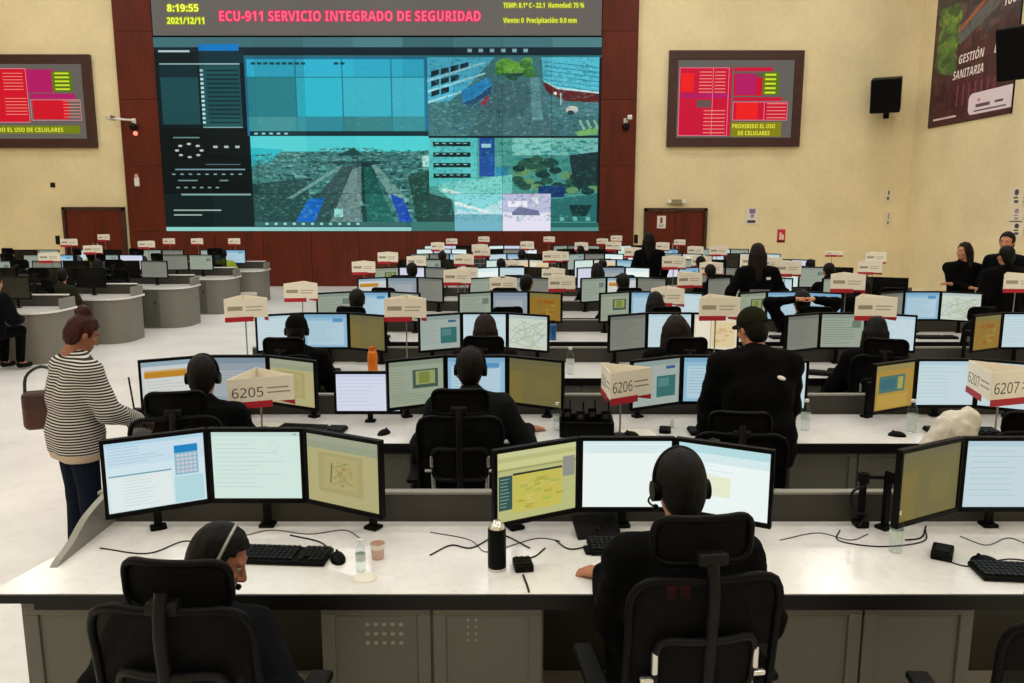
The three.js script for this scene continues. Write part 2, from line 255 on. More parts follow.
    c.strokeStyle = '#ff9db0'; c.lineWidth = 3; c.strokeRect(12, 42, 270, 366); c.strokeRect(312, 226, 300, 98); c.beginPath(); c.moveTo(196, 42); c.lineTo(196, 408); c.moveTo(485, 226); c.lineTo(485, 324); c.stroke();
    c.fillStyle = '#5e7f16'; c.fillRect(470, 66, 90, 120); c.fillStyle = '#e6f23a'; for (let k = 0; k < 5; k++) c.fillRect(482, 74 + k * 24, 60, 10);
    c.fillStyle = '#8d8a1a'; c.fillRect(305, 334, 280, 80); c.fillStyle = '#f6f24a'; c.font = 'bold 32px sans-serif'; c.save(); c.translate(310, 368); c.scale(.82, 1); c.fillText('PROHIBIDO EL USO', 0, 0); c.fillText('DE CELULARES', 40, 38); c.restore();
  });
  const board2 = canvas(640, 420, (c, w, h) => {
    c.fillStyle = '#6c6660'; c.fillRect(0, 0, w, h);
    c.fillStyle = '#e0142c'; c.fillRect(0, 25, 330, 300); c.fillStyle = '#c01b6a'; c.fillRect(330, 30, 160, 130); c.fillRect(340, 165, 250, 30); c.fillStyle = '#e0142c'; c.fillRect(350, 200, 200, 110);
    c.fillStyle = '#ff9a86'; for (let k = 0; k < 6; k++) { c.fillRect(200, 50 + k * 18, 110, 4); c.fillRect(200, 190 + k * 18, 120, 4); c.fillRect(520, 205 + k * 18, 90, 4); }
    c.strokeStyle = '#ff9db0'; c.lineWidth = 3; c.strokeRect(2, 26, 326, 300); c.strokeRect(340, 200, 275, 115);
    c.fillStyle = '#5e7f16'; c.fillRect(470, 40, 110, 115); c.fillStyle = '#e6f23a'; for (let k = 0; k < 5; k++) c.fillRect(485, 48 + k * 22, 80, 9);
    c.fillStyle = '#7c8a16'; c.fillRect(0, 345, 600, 46); c.fillStyle = '#f6f24a'; c.font = 'bold 34px sans-serif'; c.save(); c.translate(20, 381); c.scale(.88, 1); c.fillText('PROHIBIDO EL USO DE CELULARES', 0, 0); c.restore();
  });
  const mk = (x0, x1, y0, y1, tex, label) => {
    const w = x1 - x0, h = y1 - y0, t = thing('led_message_board', label, 'message board', V((x0 + x1) / 2, (y0 + y1) / 2, WALL_Z + .0)), f = .24;
    for (const s of [-1, 1]) { mesh('frame_rail', box(w, f, .12, 0, s * (h - f) / 2, .06, .01), M.woodFrame, t); mesh('frame_stile', box(f, h - 2 * f, .12, s * (w - f) / 2, 0, .06, .01), M.woodFrame, t); }
    mesh('display', box(w - 2 * f, h - 2 * f, .04, 0, 0, .05), emis(tex, .85), t);
  };
  const a = wallAt(669, 51), b = wallAt(798, 147); mk(a.x, b.x, b.y, a.y, board, 'dark framed red and yellow message board right of the video wall');
  const wd = b.x - a.x, e = wallAt(91, 55), d = wallAt(91, 148); mk(e.x - wd, e.x, d.y, e.y, board2, 'dark framed red and yellow message board left of the video wall');

  // doors
  const mkDoor = (n, xa, xb, ya, label) => {
    const x0 = wallAt(xa, ya).x, x1 = wallAt(xb, ya).x, h = wallAt((xa + xb) / 2, ya).y, t = new THREE.Group(); t.name = n; t.position.set((x0 + x1) / 2, 0, WALL_Z); scene.add(t); t.userData = { kind: 'structure', label, category: 'door' };
    const w = x1 - x0;
    mesh('door_frame', [box(.08, h, .1, -w / 2 + .04, h / 2, .05), box(.08, h, .1, w / 2 - .04, h / 2, .05), box(w, .08, .1, 0, h - .04, .05)], M.woodFrame, t);
    for (const s of [-1, 1]) { const lf = mesh('door_leaf', metricUV(box(w / 2 - .09, h - .1, .05, s * (w / 4 - .042), h / 2 - .045, .03, .004)), M.wood, t); mesh('handle', rod([s * .06, .95, .09], [s * .06, 1.2, .09], .014), M.chrome, lf); }
    return t;
  };
  mkDoor('door_1', 63, 125, 207, 'dark red double door left of the video wall');
  mkDoor('door_2', 644, 707, 208, 'dark red double door right of the video wall with posted notice');
  const note = (name, px, py, w, h, draw, label, cat, tex = [96, 128]) => { const p = wallAt(px, py); solo(name, box(w, h, .012), draw.isMaterial ? draw : std(0xffffff, .8, { map: canvas(tex[0], tex[1], draw) }), label, cat, V(p.x, p.y, WALL_Z + .012)); };
  const p = wallAt(661, 222);
  solo('paper_notice', box(.24, .34, .006), std(0xffffff, .8, { map: canvas(96, 128, (c) => { c.fillStyle = '#e6ddd8'; c.fillRect(0, 0, 96, 128); c.fillStyle = '#8c3a3a'; c.fillRect(34, 18, 26, 60); c.fillStyle = '#777'; c.fillRect(16, 92, 64, 8); c.fillRect(16, 106, 50, 6); }) }), 'white paper notice taped to the right hand door', 'notice', V(p.x, p.y, WALL_Z + .063));
  note('wall_notice', 752, 216, .36, .46, (c) => { c.fillStyle = '#e4dccb'; c.fillRect(0, 0, 96, 128); c.fillStyle = '#7d6f9a'; c.fillRect(26, 10, 44, 34); c.fillStyle = '#a58fa8'; c.fillRect(36, 48, 26, 30); c.fillStyle = '#26304a'; c.fillRect(14, 96, 60, 20); }, 'pale framed notice with purple emblem on back wall', 'notice');
  note('fire_sign', 781, 236, .22, .36, (c) => { c.fillStyle = '#c2323a'; c.fillRect(0, 0, 96, 128); c.fillStyle = '#f0dcd0'; c.fillRect(28, 30, 22, 70); c.fillRect(56, 50, 22, 50); c.fillStyle = '#5a1a1c'; c.fillRect(0, 104, 96, 24); }, 'small red fire extinguisher sign on the back wall', 'sign');
  note('wall_sign', 888, 196, .2, .42, (c) => { c.fillStyle = '#e2d6b8'; c.fillRect(0, 0, 64, 128); c.fillStyle = '#55525c'; c.fillRect(28, 20, 14, 34); c.fillRect(22, 70, 18, 26); }, 'upper narrow sign with dark marks near the far corner', 'sign', [64, 128]);
  note('wall_sign', 888, 219, .2, .36, (c) => { c.fillStyle = '#e2d6b8'; c.fillRect(0, 0, 64, 128); c.fillStyle = '#a58fa0'; c.fillRect(26, 8, 12, 60); c.fillStyle = '#55525c'; c.fillRect(24, 88, 14, 24); }, 'lower narrow sign with purple marks near the far corner', 'sign', [64, 128]);
  note('wall_socket', 53, 185, .13, .13, M.edge, 'small dark socket box high on wall above left door', 'socket');
  note('wall_switch', 58, 240, .12, .24, M.edge, 'small dark switch beside the left door', 'switch');
  note('wall_switch', 636, 239, .1, .24, M.edge, 'small dark switch between wood panelling and right door', 'switch');
  // emergency light above the right door
  const q = wallAt(676, 202), el = thing('emergency_light', 'small twin emergency light above the right hand door', 'emergency light', V(q.x, q.y, WALL_Z));
  mesh('body', box(.3, .14, .09, 0, 0, .045, .02), std(0x8d8460, .5), el); for (const s of [-1, 1]) mesh('lamp', cyl(.06, .05, .08, 0, 0, 0).rotateX(R(90)).translate(s * .2, .02, .06), M.white, el);
  // wall cameras
  const cam = (px, py, side, label) => { const q = wallAt(px, py), t = thing('surveillance_camera', label, 'camera', V(q.x, q.y, WALL_Z + .085)); mesh('bracket', [box(.1, .16, .06, 0, 0, .03), rod([0, .03, .05], [side * .42, .05, .3], .03)], M.white, t); mesh('camera_body', box(.13, .12, .34, side * .46, .06, .36, .02), M.chrome, t); mesh('dome', sph(.1, 0, -.14, .1), M.greyPlastic, t); };
  cam(136, 122, -1, 'white wall camera on the panelling left of video wall'); cam(625, 122, 0.1, 'small wall camera on the panelling right of video wall');
  const r = wallAt(138, 134); solo('indicator_lamp', sph(.06), new THREE.MeshStandardMaterial({ color: 0xffb0a0, emissive: 0xff8070, emissiveIntensity: .8 }), 'tiny red lamp under the left wall camera', 'lamp', V(r.x, r.y, WALL_Z + .15));
  const s2 = wallAt(139, 182), al = thing('alarm_siren', 'small white alarm on panelling left of the video wall', 'alarm', V(s2.x, s2.y, WALL_Z + .1)); mesh('base', box(.13, .24, .05, 0, 0, .025, .015), M.white, al); mesh('lens', cyl(.04, .05, .1, 0, .16, .03), std(0xd8a0a0, .4), al);
}
// loudspeakers and poster on the right wall
{
  const sp = (p, turn, w, h, d, label) => { const t = thing('loudspeaker', label, 'loudspeaker', p, turn); const b = mesh('cabinet', box(w, h, d, 0, 0, 0, .03), M.black, t); b.rotation.x = R(14); const gr = mesh('grille', box(w - .06, h - .06, .02, 0, 0, d / 2 + .006, .008), M.blackSoft, t); gr.rotation.x = R(14); mesh('bracket', [rod([0, -h * .1, -d / 2 + .02], [0, -h * .4, -d / 2 - .36], .03), box(.14, .3, .06, 0, -h * .45, -d / 2 - .39)], M.greyPlastic, t); };
  const p = at(886, 95, 21.72); sp(V(p.x, p.y, p.z), R(-28), .72, .86, .5, 'black loudspeaker mounted near the far corner of the walls');
  const zq = 15.6, q = at(1026, 51, zq); sp(V(q.x, q.y, q.z), R(-55), .8, .95, .6, 'large black loudspeaker at right edge overlapping the poster');
  const pz0 = V(0, 0, 0), place = (px, py) => { const d = ray(px, py); return d.multiplyScalar(WALL_R / d.x).add(camera.position); };
  const a = place(929, 128), b = place(1012, 112), yb = a.y, w = Math.abs(a.z - b.z), yt = place(940, -30).y, h = yt - yb;
  const tex = canvas(560, 700, (c, W, H) => {
    c.fillStyle = '#3a1420'; c.fillRect(0, 0, W, H);
    for (let i = 0; i < 420; i++) { const v = rnd(), u = rnd(); c.fillStyle = v < .45 ? ['#3d3f44', '#23303c', '#56424a', '#7d5a4c', '#40484a'][i % 5] : ['#4a1422', '#3c1220', '#5c2430', '#341018'][i % 4]; c.globalAlpha = .5; c.fillRect(u * W, v * H, 20 + 50 * rnd(), 14 + 70 * rnd()); } c.globalAlpha = 1;
    for (let i = 0; i < 90; i++) { c.fillStyle = ['#5f8f34', '#3f6d30', '#79a040', '#2d4f2c'][i % 4]; c.globalAlpha = .7; c.beginPath(); c.ellipse(40 + rnd() * 130, 190 + rnd() * 280, 26, 22, 0, 0, 7); c.fill(); } c.globalAlpha = 1;
    c.fillStyle = '#b51f28'; c.beginPath(); c.moveTo(430, 0); c.lineTo(W, 0); c.lineTo(W, 230); c.lineTo(470, 200); c.fill(); c.fillStyle = '#2b2f38'; c.fillRect(250, 0, 120, 230);
    c.fillStyle = '#5a5f60'; c.beginPath(); c.moveTo(170, 320); c.lineTo(440, 200); c.lineTo(450, 260); c.lineTo(190, 370); c.fill(); c.fillStyle = '#a5583c'; c.beginPath(); c.moveTo(180, 300); c.lineTo(430, 170); c.lineTo(430, 190); c.lineTo(180, 320); c.fill();
    for (let i = 0; i < 900; i++) { c.globalAlpha = .12 + .2 * rnd(); c.fillStyle = ['#14080c', '#8a5a50', '#5a2a34', '#3a4440', '#a03038'][i % 5]; c.fillRect(rnd() * W, rnd() * H, 4 + 14 * rnd(), 4 + 24 * rnd()); } c.globalAlpha = 1; c.save(); c.translate(0, 52); c.fillStyle = '#efe6e4'; c.font = 'bold 50px sans-serif'; c.save(); c.transform(1, 0, -.12, 1, 0, 0); c.fillText('1000', 480, 230); c.scale(.8, 1); c.fillText('GESTIÓN', 300, 400); c.fillText('SANITARIA', 270, 462); c.fillText('DE', 590, 400); c.restore();
    c.fillStyle = '#7d3a48'; for (let k = 0; k < 7; k++) c.fillRect(200 + k * 40, 490, 12, 90); c.fillStyle = '#e3cfd4'; c.fillRect(40, 615, 170, 8);
    c.fillStyle = '#ecdce6'; c.beginPath(); c.roundRect(290, 540, 290, 88, 26); c.fill(); c.fillStyle = '#5a4a5c'; c.fillRect(340, 588, 90, 13); c.fillRect(460, 588, 50, 9); c.fillRect(330, 612, 200, 6); c.fillStyle = '#c58a96'; c.fillRect(350, 566, 16, 12); c.restore();
  });
  const t = thing('banner_poster', 'large dark red printed banner hanging on the right wall', 'poster', V(WALL_R, yb + h / 2, (a.z + b.z) / 2), -Math.PI / 2);
  mesh('backing', box(w + .03, h + .03, .03, 0, 0, .016), M.edge, t); mesh('print', new THREE.PlaneGeometry(w, h).translate(0, 0, .034), std(0xffffff, .5, { map: tex }), t);
  const sg = (py, hh, col, label) => { const q = place(1017, py); solo('wall_sign', box(.02, hh, .5), std(0xffffff, .8, { map: canvas(64, 96, (c) => { c.fillStyle = '#e6d9bd'; c.fillRect(0, 0, 64, 96); c.fillStyle = col; c.beginPath(); c.ellipse(34, 30, 10, 15, 0, 0, 7); c.fill(); c.fillRect(22, 52, 20, 8); c.fillRect(26, 68, 18, 14); }) }), label, 'sign', V(WALL_R - .012, q.y, q.z)); };
  sg(196, .42, '#4a4a58', 'topmost dark marked sign on the right wall at frame edge'); sg(214, .34, '#a58aa0', 'middle purple marked sign on right wall at frame edge'); sg(229, .34, '#3a3a46', 'lowest dark marked sign on right wall at frame edge');
}
// ------------------------------------------------------------------ desk rows, monitors, chairs
const ORD = ['first', 'second', 'third', 'fourth', 'fifth', 'sixth', 'seventh', 'eighth', 'ninth', 'tenth'];
const ROWN = ['front', ...ORD.slice(1)];
const DESK = .75, DEPTH = .70;
const ROWS = [
  { Z: 2.80, x0: -1.9, x1: 3.1, st: [-1.11, .50, 2.165] },
  { Z: 4.74, x0: -2.42, x1: 3.9, st: [-1.85, -.24, 1.35, 2.93] },
  { Z: 6.64, x0: -2.42, x1: 5.6, st: [-1.69, -.25, 1.43, 3.0, 4.65] },
  { Z: 8.50, x0: -2.4, x1: 6.0, st: [-1.6, -.02, 1.55, 3.1, 4.66] },
  { Z: 10.38, x0: -2.3, x1: 5.7, st: [-1.5, 0, 1.5, 3.2, 4.75] },
  { Z: 12.26, x0: -2.4, x1: 6.5, st: [-1.6, 0, 1.6, 3.2, 4.8] },
  { Z: 14.14, x0: -2.3, x1: 6.6, st: [-1.5, .1, 1.7, 3.3, 4.9] },
  { Z: 16.02, x0: -2.3, x1: 6.6, st: [-1.5, .1, 1.7, 3.3, 4.9] },
  { Z: 17.90, x0: -2.4, x1: 6.4, st: [-1.6, 0, 1.6, 3.2, 4.8] },
  { Z: 19.60, x0: -2.4, x1: 5.2, st: [-1.6, 0, 1.6, 3.2] },
];
function doorGeo(w, h) { const b = .05; return join([box(w, b, .02, 0, h / 2 - b / 2, .01, .004), box(w, b, .02, 0, -h / 2 + b / 2, .01, .004), box(b, h - 2 * b, .02, -w / 2 + b / 2, 0, .01, .004), box(b, h - 2 * b, .02, w / 2 - b / 2, 0, .01, .004), box(w - 2 * b, h - 2 * b, .01, 0, 0, .004)]); }
const DOOR = doorGeo(.415, .66), HANDLE = box(.022, .075, .012, 0, 0, .024, .005);
const DOT = cyl(.0085, .0085, .004, 0, 0, 0, 12).rotateX(R(90)), DOTS = cyl(.005, .005, .004, 0, 0, 0, 10).rotateX(R(90));
const CABBODY = join([box(.85, .70, .46, 0, .36, -.23)]), PLINTH = box(.83, .05, .42, 0, .025, -.24);
function cabinet(x, z, label, group, holes) {
  const t = thing('desk_cabinet', label, 'cabinet', V(x, 0, z), 0, group);
  mesh('body', CABBODY, M.cabinet, t); mesh('plinth', PLINTH, M.edge, t);
  for (const s of [-1, 1]) {
    const d = mesh('door', DOOR, M.door, t); d.position.set(s * .212, .375, .002);
    const hd = mesh('handle', HANDLE, M.handle, d); hd.position.set(s * .165, -.12, 0);
    if (holes) for (let i = 0; i < (s < 0 ? 5 : 2); i++) for (let j = 0; j < (s < 0 ? 3 : 4); j++) { const q = mesh('vent_dot', s < 0 ? DOT : DOTS, M.panelCap, d); q.position.set((s < 0 ? .03 : -.06) + (i - (s < 0 ? 2 : .5)) * (s < 0 ? .032 : .03), .2 + (j - 1) * (s < 0 ? .038 : .028), .011); }
  }
  return t;
}
ROWS.forEach((row, r) => {
  const { Z, x0, x1, st } = row, w = x1 - x0, cx = (x0 + x1) / 2, z = -Z;
  const t = thing('workbench', `long white topped workbench forming the ${ROWN[r]} desk row of the main block`, 'desk', V(0, 0, z), 0, 'main block desk rows');
  if (r === 0) {
    const s = new THREE.Shape(); s.moveTo(x0 - .06, .0); s.lineTo(x1, 0); s.lineTo(x1, DEPTH); s.lineTo(x0 + .06, DEPTH); s.lineTo(x0 - .0, .32); s.lineTo(x0 - .06, .04);
    const g = new THREE.ExtrudeGeometry(s, { depth: .028, bevelEnabled: false }); g.rotateX(-Math.PI / 2).translate(0, DESK - .028, 0); mesh('top', metricUV(g), M.desk, t);
    mesh('edge_band', [box(w + .06, .032, .012, cx - .03, DESK - .018, .004), ...[[x0 - .06, .04, x0, .32], [x0, .32, x0 + .06, DEPTH]].map(([a, b, c, d]) => box(.01, .03, Math.hypot(c - a, d - b)).rotateY(-Math.atan2(c - a, d - b)).translate((a + c) / 2, DESK - .018, -(b + d) / 2))], M.edge, t);
    const c = new THREE.Shape(); c.moveTo(.22, 0); c.lineTo(.26, .02); c.bezierCurveTo(.4, .05, .42, .1, .52, .12); c.bezierCurveTo(.6, .14, .66, .15, .73, .15); c.lineTo(.73, 0);
    mesh('end_cheek', new THREE.ExtrudeGeometry(c, { depth: .03, bevelEnabled: false }).rotateY(Math.PI / 2).translate(x0 + .04, DESK, 0), M.panelCap, t);
  } else {
    mesh('top', metricUV(box(w, .028, DEPTH, cx, DESK - .014, -DEPTH / 2)), M.desk, t);
    mesh('edge_band', box(w, .032, .012, cx, DESK - .018, .004), M.edge, t);
  }
  mesh('underframe', box(w - .2, .035, .05, cx, DESK - .05, -.03), M.edge, t);
  mesh('back_panel', box(w, .88, .035, cx, .44, -DEPTH - .02), M.panel, t);
  mesh('panel_cap', box(w, .014, .045, cx, .887, -DEPTH - .02, .004), M.panelCap, t);
  for (const s of [x0 + .02, x1 - .02]) mesh('end_panel', box(.035, .72, DEPTH - .05, s + (r ? 0 : .03), .36, -DEPTH / 2 - .01), M.cabinet, t);
  for (let j = 0; j + 1 < st.length; j++) cabinet((st[j] + st[j + 1]) / 2, z - .04, `grey two door cabinet between ${ORD[j]} and ${ORD[j + 1]} stations, ${ROWN[r]} desk row`, 'under desk cabinets', r === 0 && j === 0);
});
{ // single door unit at the left end of the front row
  const t = thing('desk_cabinet', 'narrow grey cabinet at the left end of front desk row', 'cabinet', V(-1.64, 0, -2.84)); mesh('body', box(.42, .7, .46, 0, .36, -.23), M.cabinet, t); const d = mesh('door', DOOR, M.door, t); d.position.set(0, .375, .002); const h = mesh('handle', HANDLE, M.handle, d); h.position.set(.165, -.12, 0);
}

// ---- screen pictures
const SCR = {};
function screenPic(key, desc, k, draw) { const W = 256, H = 204; SCR[key] = { desc, mat: emis(canvas(W, H, (c) => draw(c, (col, x, y, w, h) => { c.fillStyle = col; c.fillRect(x, y, w, h); })), k, .3) }; }
const lines = (f, col, x, y, w, n, dy, h = 2) => { for (let k = 0; k < n; k++) f(col, x, y + k * dy, w * (.5 + .5 * rnd()), h); };
screenPic('dialog', 'blue dialog box', .9, (c, f) => { f('#d8eef4', 0, 0, 256, 204); f('#b9dcee', 0, 0, 256, 12); f('#cfe6f3', 0, 12, 256, 60); lines(f, '#a9cfe2', 8, 16, 150, 6, 9); f('#6fa3b4', 6, 96, 160, 4); f('#e9f3f2', 6, 100, 160, 100); lines(f, '#cfe2e2', 40, 106, 110, 10, 9); f('#2288c8', 176, 30, 62, 22); f('#8fc0d2', 176, 52, 62, 66); for (let i = 0; i < 5; i++) for (let j = 0; j < 5; j++) f('#d9d0dc', 181 + i * 11, 57 + j * 12, 8, 8); f('#b9e0e6', 172, 122, 78, 78); });
screenPic('mint', 'pale mint form', .9, (c, f) => { f('#d9efe6', 0, 0, 256, 204); f('#c9e2dd', 0, 0, 256, 14); lines(f, '#c1ddd6', 10, 24, 200, 12, 13); c.strokeStyle = '#b6cfcb'; c.beginPath(); c.arc(180, 46, 12, 0, 7); c.stroke(); f('#9bb9b5', 236, 6, 10, 5); });
screenPic('map', 'yellowish map', .72, (c, f) => { f('#c9c08a', 0, 0, 256, 204); f('#b3b79c', 0, 0, 256, 20); f('#a8b294', 0, 20, 256, 22); f('#bdb27a', 40, 50, 160, 120); f('#c5b97e', 60, 60, 120, 95); c.strokeStyle = '#6f7c58'; c.lineWidth = 5; c.beginPath(); c.moveTo(90, 80); c.lineTo(84, 140); c.stroke(); c.lineWidth = 2; for (let i = 0; i < 16; i++) { c.strokeStyle = ['#a39a58', '#b08c4c', '#8f9660'][i % 3]; c.beginPath(); c.moveTo(90 + rnd() * 70, 70 + rnd() * 80); c.lineTo(90 + rnd() * 80, 70 + rnd() * 80); c.stroke(); } });
screenPic('sidebar', 'yellow sidebar map', .8, (c, f) => { f('#c8cb8a', 0, 0, 256, 204); f('#dcdc9a', 0, 30, 256, 20); f('#a9b070', 0, 50, 256, 6); f('#d9dba0', 0, 0, 256, 16); f('#3a5c58', 6, 70, 42, 100); lines(f, '#8aa89a', 10, 78, 32, 9, 10, 3); f('#30382c', 50, 66, 160, 6); f('#d6ca5e', 50, 72, 158, 110); for (let i = 0; i < 30; i++) f(['#c2b545', '#b9c25a', '#dccf70'][i % 3], 60 + rnd() * 130, 80 + rnd() * 90, 26, 7); f('#9a9c92', 212, 40, 40, 60); });
screenPic('white', 'bright white page', .95, (c, f) => { f('#eef8f4', 0, 0, 256, 204); f('#d3ebee', 0, 0, 256, 10); f('#ddf0f1', 0, 12, 256, 24); lines(f, '#cfe6ea', 20, 18, 210, 4, 6); });
screenPic('white2', 'cyan headed page', .95, (c, f) => { f('#f0faf8', 0, 0, 256, 204); f('#b8dfe4', 0, 0, 256, 26); f('#d9eef0', 0, 26, 256, 26); f('#e9efcf', 60, 90, 90, 60); lines(f, '#d4e8ea', 20, 60, 140, 8, 13); });
screenPic('olive', 'dull olive screen', .55, (c, f) => { f('#8f8552', 0, 0, 256, 204); f('#857e58', 0, 0, 256, 22); f('#9a8a4a', 0, 60, 70, 144); f('#938a52', 130, 80, 90, 80); lines(f, '#7f7a50', 10, 28, 220, 3, 9); });
screenPic('paleblue', 'pale blue page', .85, (c, f) => { f('#cfe4ea', 0, 0, 256, 204); f('#bcd9e4', 0, 0, 256, 18); lines(f, '#b3d0d6', 14, 30, 190, 9, 17); c.strokeStyle = '#9fc0c8'; c.beginPath(); c.arc(214, 40, 10, 0, 7); c.stroke(); });
screenPic('orangebar', 'orange banner page', .8, (c, f) => { f('#d9dedd', 0, 0, 256, 204); f('#9fb7c4', 0, 0, 256, 22); f('#c98e2c', 12, 40, 170, 34); f('#d9b070', 12, 40, 170, 8); f('#e3e4e0', 12, 80, 230, 112); lines(f, '#b9c3c6', 20, 90, 180, 7, 14); });
screenPic('greyblue', 'grey blue page', .7, (c, f) => { f('#a6b4bf', 0, 0, 256, 204); f('#8fa3b6', 0, 0, 256, 26); f('#bcc5c9', 20, 60, 200, 120); lines(f, '#9aa8b0', 30, 70, 170, 9, 12); });
screenPic('greenwin', 'green windowed page', .62, (c, f) => { f('#b6c2a8', 0, 0, 256, 204); f('#a3b09a', 0, 0, 256, 22); lines(f, '#9aa893', 8, 34, 90, 12, 12); f('#4f6a5e', 110, 44, 120, 84); f('#b3b878', 124, 50, 92, 62); f('#8fa050', 140, 56, 50, 50); lines(f, '#93a48e', 10, 150, 220, 4, 12); });
screenPic('blue', 'sky blue page', .8, (c, f) => { f('#9cc8e2', 0, 0, 256, 204); f('#86b6d6', 0, 0, 256, 20); f('#bfdcea', 16, 40, 220, 150); lines(f, '#8bbad2', 24, 50, 190, 9, 14); f('#5f9fd0', 170, 24, 60, 24); });
screenPic('teal', 'grey teal page', .7, (c, f) => { f('#b5c3bb', 0, 0, 256, 204); f('#9fb2ae', 0, 0, 256, 24); f('#3f6a9a', 180, 30, 50, 14); f('#3f7a78', 130, 74, 104, 96); f('#5e9490', 138, 84, 60, 40); lines(f, '#9aaca6', 10, 34, 110, 12, 12); });
screenPic('orangewin', 'orange windowed page', .7, (c, f) => { f('#c09a44', 0, 0, 256, 204); f('#a99758', 0, 0, 256, 26); f('#4f8078', 26, 50, 170, 76); f('#3f7480', 36, 66, 100, 44); f('#b9b45c', 150, 60, 34, 56); f('#cda94e', 20, 136, 200, 60); });
screenPic('lavender', 'lavender white page', .9, (c, f) => { f('#dcdff2', 0, 0, 256, 204); f('#cdd3ec', 0, 0, 256, 18); lines(f, '#c2c9e2', 12, 30, 220, 8, 20, 3); });
screenPic('orange', 'orange tinted map', .6, (c, f) => { f('#b08a3a', 0, 0, 256, 204); f('#9a8f50', 0, 0, 256, 30); for (let i = 0; i < 20; i++) f(['#b5701f', '#c29a3c', '#9d8a3f'][i % 3], 60 + rnd() * 120, 50 + rnd() * 110, 34, 22); });
screenPic('greygreen', 'grey green form', .62, (c, f) => { f('#b9c4b2', 0, 0, 256, 204); f('#a2b0a2', 0, 0, 256, 24); lines(f, '#8fa092', 12, 38, 200, 11, 14, 3); f('#7f9488', 186, 40, 52, 44); });
screenPic('grey', 'dim grey form', .5, (c, f) => { f('#a9aa9c', 0, 0, 256, 204); f('#8f938a', 0, 0, 256, 22); lines(f, '#8d8f84', 14, 34, 210, 11, 14, 3); });
screenPic('mapwhite', 'white city map', .8, (c, f) => { f('#d9e4d6', 0, 0, 256, 204); f('#c2d0cc', 0, 0, 256, 20); c.lineWidth = 3; for (let i = 0; i < 34; i++) { c.strokeStyle = ['#a9c6b8', '#cbb98a', '#9fb7c8', '#b2c48a'][i % 4]; c.beginPath(); c.moveTo(rnd() * 256, 30 + rnd() * 170); c.lineTo(rnd() * 256, 30 + rnd() * 170); c.stroke(); } });
screenPic('cream', 'cream page', .85, (c, f) => { f('#eae0c2', 0, 0, 256, 204); f('#cfd3c6', 0, 0, 256, 22); f('#f2ead2', 10, 30, 84, 160); f('#8f8c7c', 100, 24, 3, 180); f('#ead3a4', 112, 36, 130, 150); for (let i = 0; i < 14; i++) f('#d8b98a', 120 + rnd() * 90, 50 + rnd() * 110, 26, 9); });
SCR.off = { desc: 'switched off screen', mat: std(0x08090a, .25) };

// ---- monitor: 19 inch, black; base on the desk at the origin, facing +z
function makeMonitor(w = .415, h = .34, lift = .15, back = -.06) {
  const g = new THREE.Group(), cy = lift + h / 2;
  mesh('housing', [box(w, .018, .03, 0, cy + h / 2 - .009, 0, .004), box(w, .022, .03, 0, cy - h / 2 + .011, 0, .004), box(.016, h - .02, .03, -w / 2 + .008, cy, 0, .004), box(.016, h - .02, .03, w / 2 - .008, cy, 0, .004), box(w - .02, h - .02, .02, 0, cy, -.006), box(w * .6, h * .6, .03, 0, cy, -.025, .01)], M.black, g);
  mesh('screen', new THREE.PlaneGeometry(w - .03, h - .038).translate(0, cy + .002, .0065), SCR.off.mat, g);
  mesh('neck', [box(.036, cy - .02, .022, 0, (cy - .02) / 2 + .01, back, .006), box(.04, .05, Math.abs(back) - .01, 0, cy - .03, back / 2 - .005)], M.black, g);
  mesh('foot', box(.07, .016, .06, 0, .008, back, .006), M.black, g);
  g.name = 'monitor'; return g;
}
const MON = [0, .04, .065].map(d => [makeMonitor(.415, .34, .15 - d, -.19), makeMonitor(.415, .34, .15 - d, -.1)]), WIDE = makeMonitor(.52, .33, .13), SMALL_WIDE = makeMonitor(.45, .29, .07);
const LIFT = { '0:1': 1, '0:2': 1, '1:0': 1, '1:1': 1, '1:2': 1, '1:3': 2 };
function monitor(proto, key, p, turn, where, group) {
  const c = proto.clone(); c.name = numbered('monitor'); c.position.copy(p); c.rotation.y = turn; scene.add(c);
  c.children.find(q => q.name === 'screen').material = SCR[key].mat;
  return tag(c, where.replace('#', SCR[key].desc), 'monitor', group);
}
const PICS = {
  '0': [['dialog', 'mint', 'map'], ['sidebar', 'white', 'white2'], ['olive', 'paleblue', 'white']],
  '1': [['orangebar', 'greyblue', 'map'], ['greenwin', 'blue', 'olive'], ['teal', 'blue', 'paleblue'], ['orangewin', 'paleblue', 'paleblue']],
  '2': [['paleblue', 'blue', 'olive'], ['teal', 'paleblue', 'mapwhite'], ['grey', 'paleblue', 'cream'], ['grey', 'greygreen', 'paleblue'], ['orange', 'paleblue', 'blue']],
  '3': [['greygreen', 'blue', 'greygreen'], ['greygreen', 'greyblue', 'orange'], ['greenwin', 'blue', 'paleblue'], ['greenwin', 'blue', 'blue'], ['grey', 'blue', 'mapwhite']],
  '4': [['orangebar', 'greyblue', 'grey'], ['greygreen', 'greygreen', 'grey'], ['greygreen', 'orangebar', 'grey'], ['grey', 'greygreen', 'paleblue'], ['greenwin', 'off', 'off']],
  '5': [['greenwin', 'lavender', 'grey'], ['white', 'paleblue', 'off'], ['lavender', 'greyblue', 'white'], ['blue', 'grey', 'grey'], ['mint', 'greygreen', 'off']],
};
const rest = ['greygreen', 'blue', 'paleblue', 'white', 'off', 'cream', 'grey', 'lavender', 'mint', 'teal'];
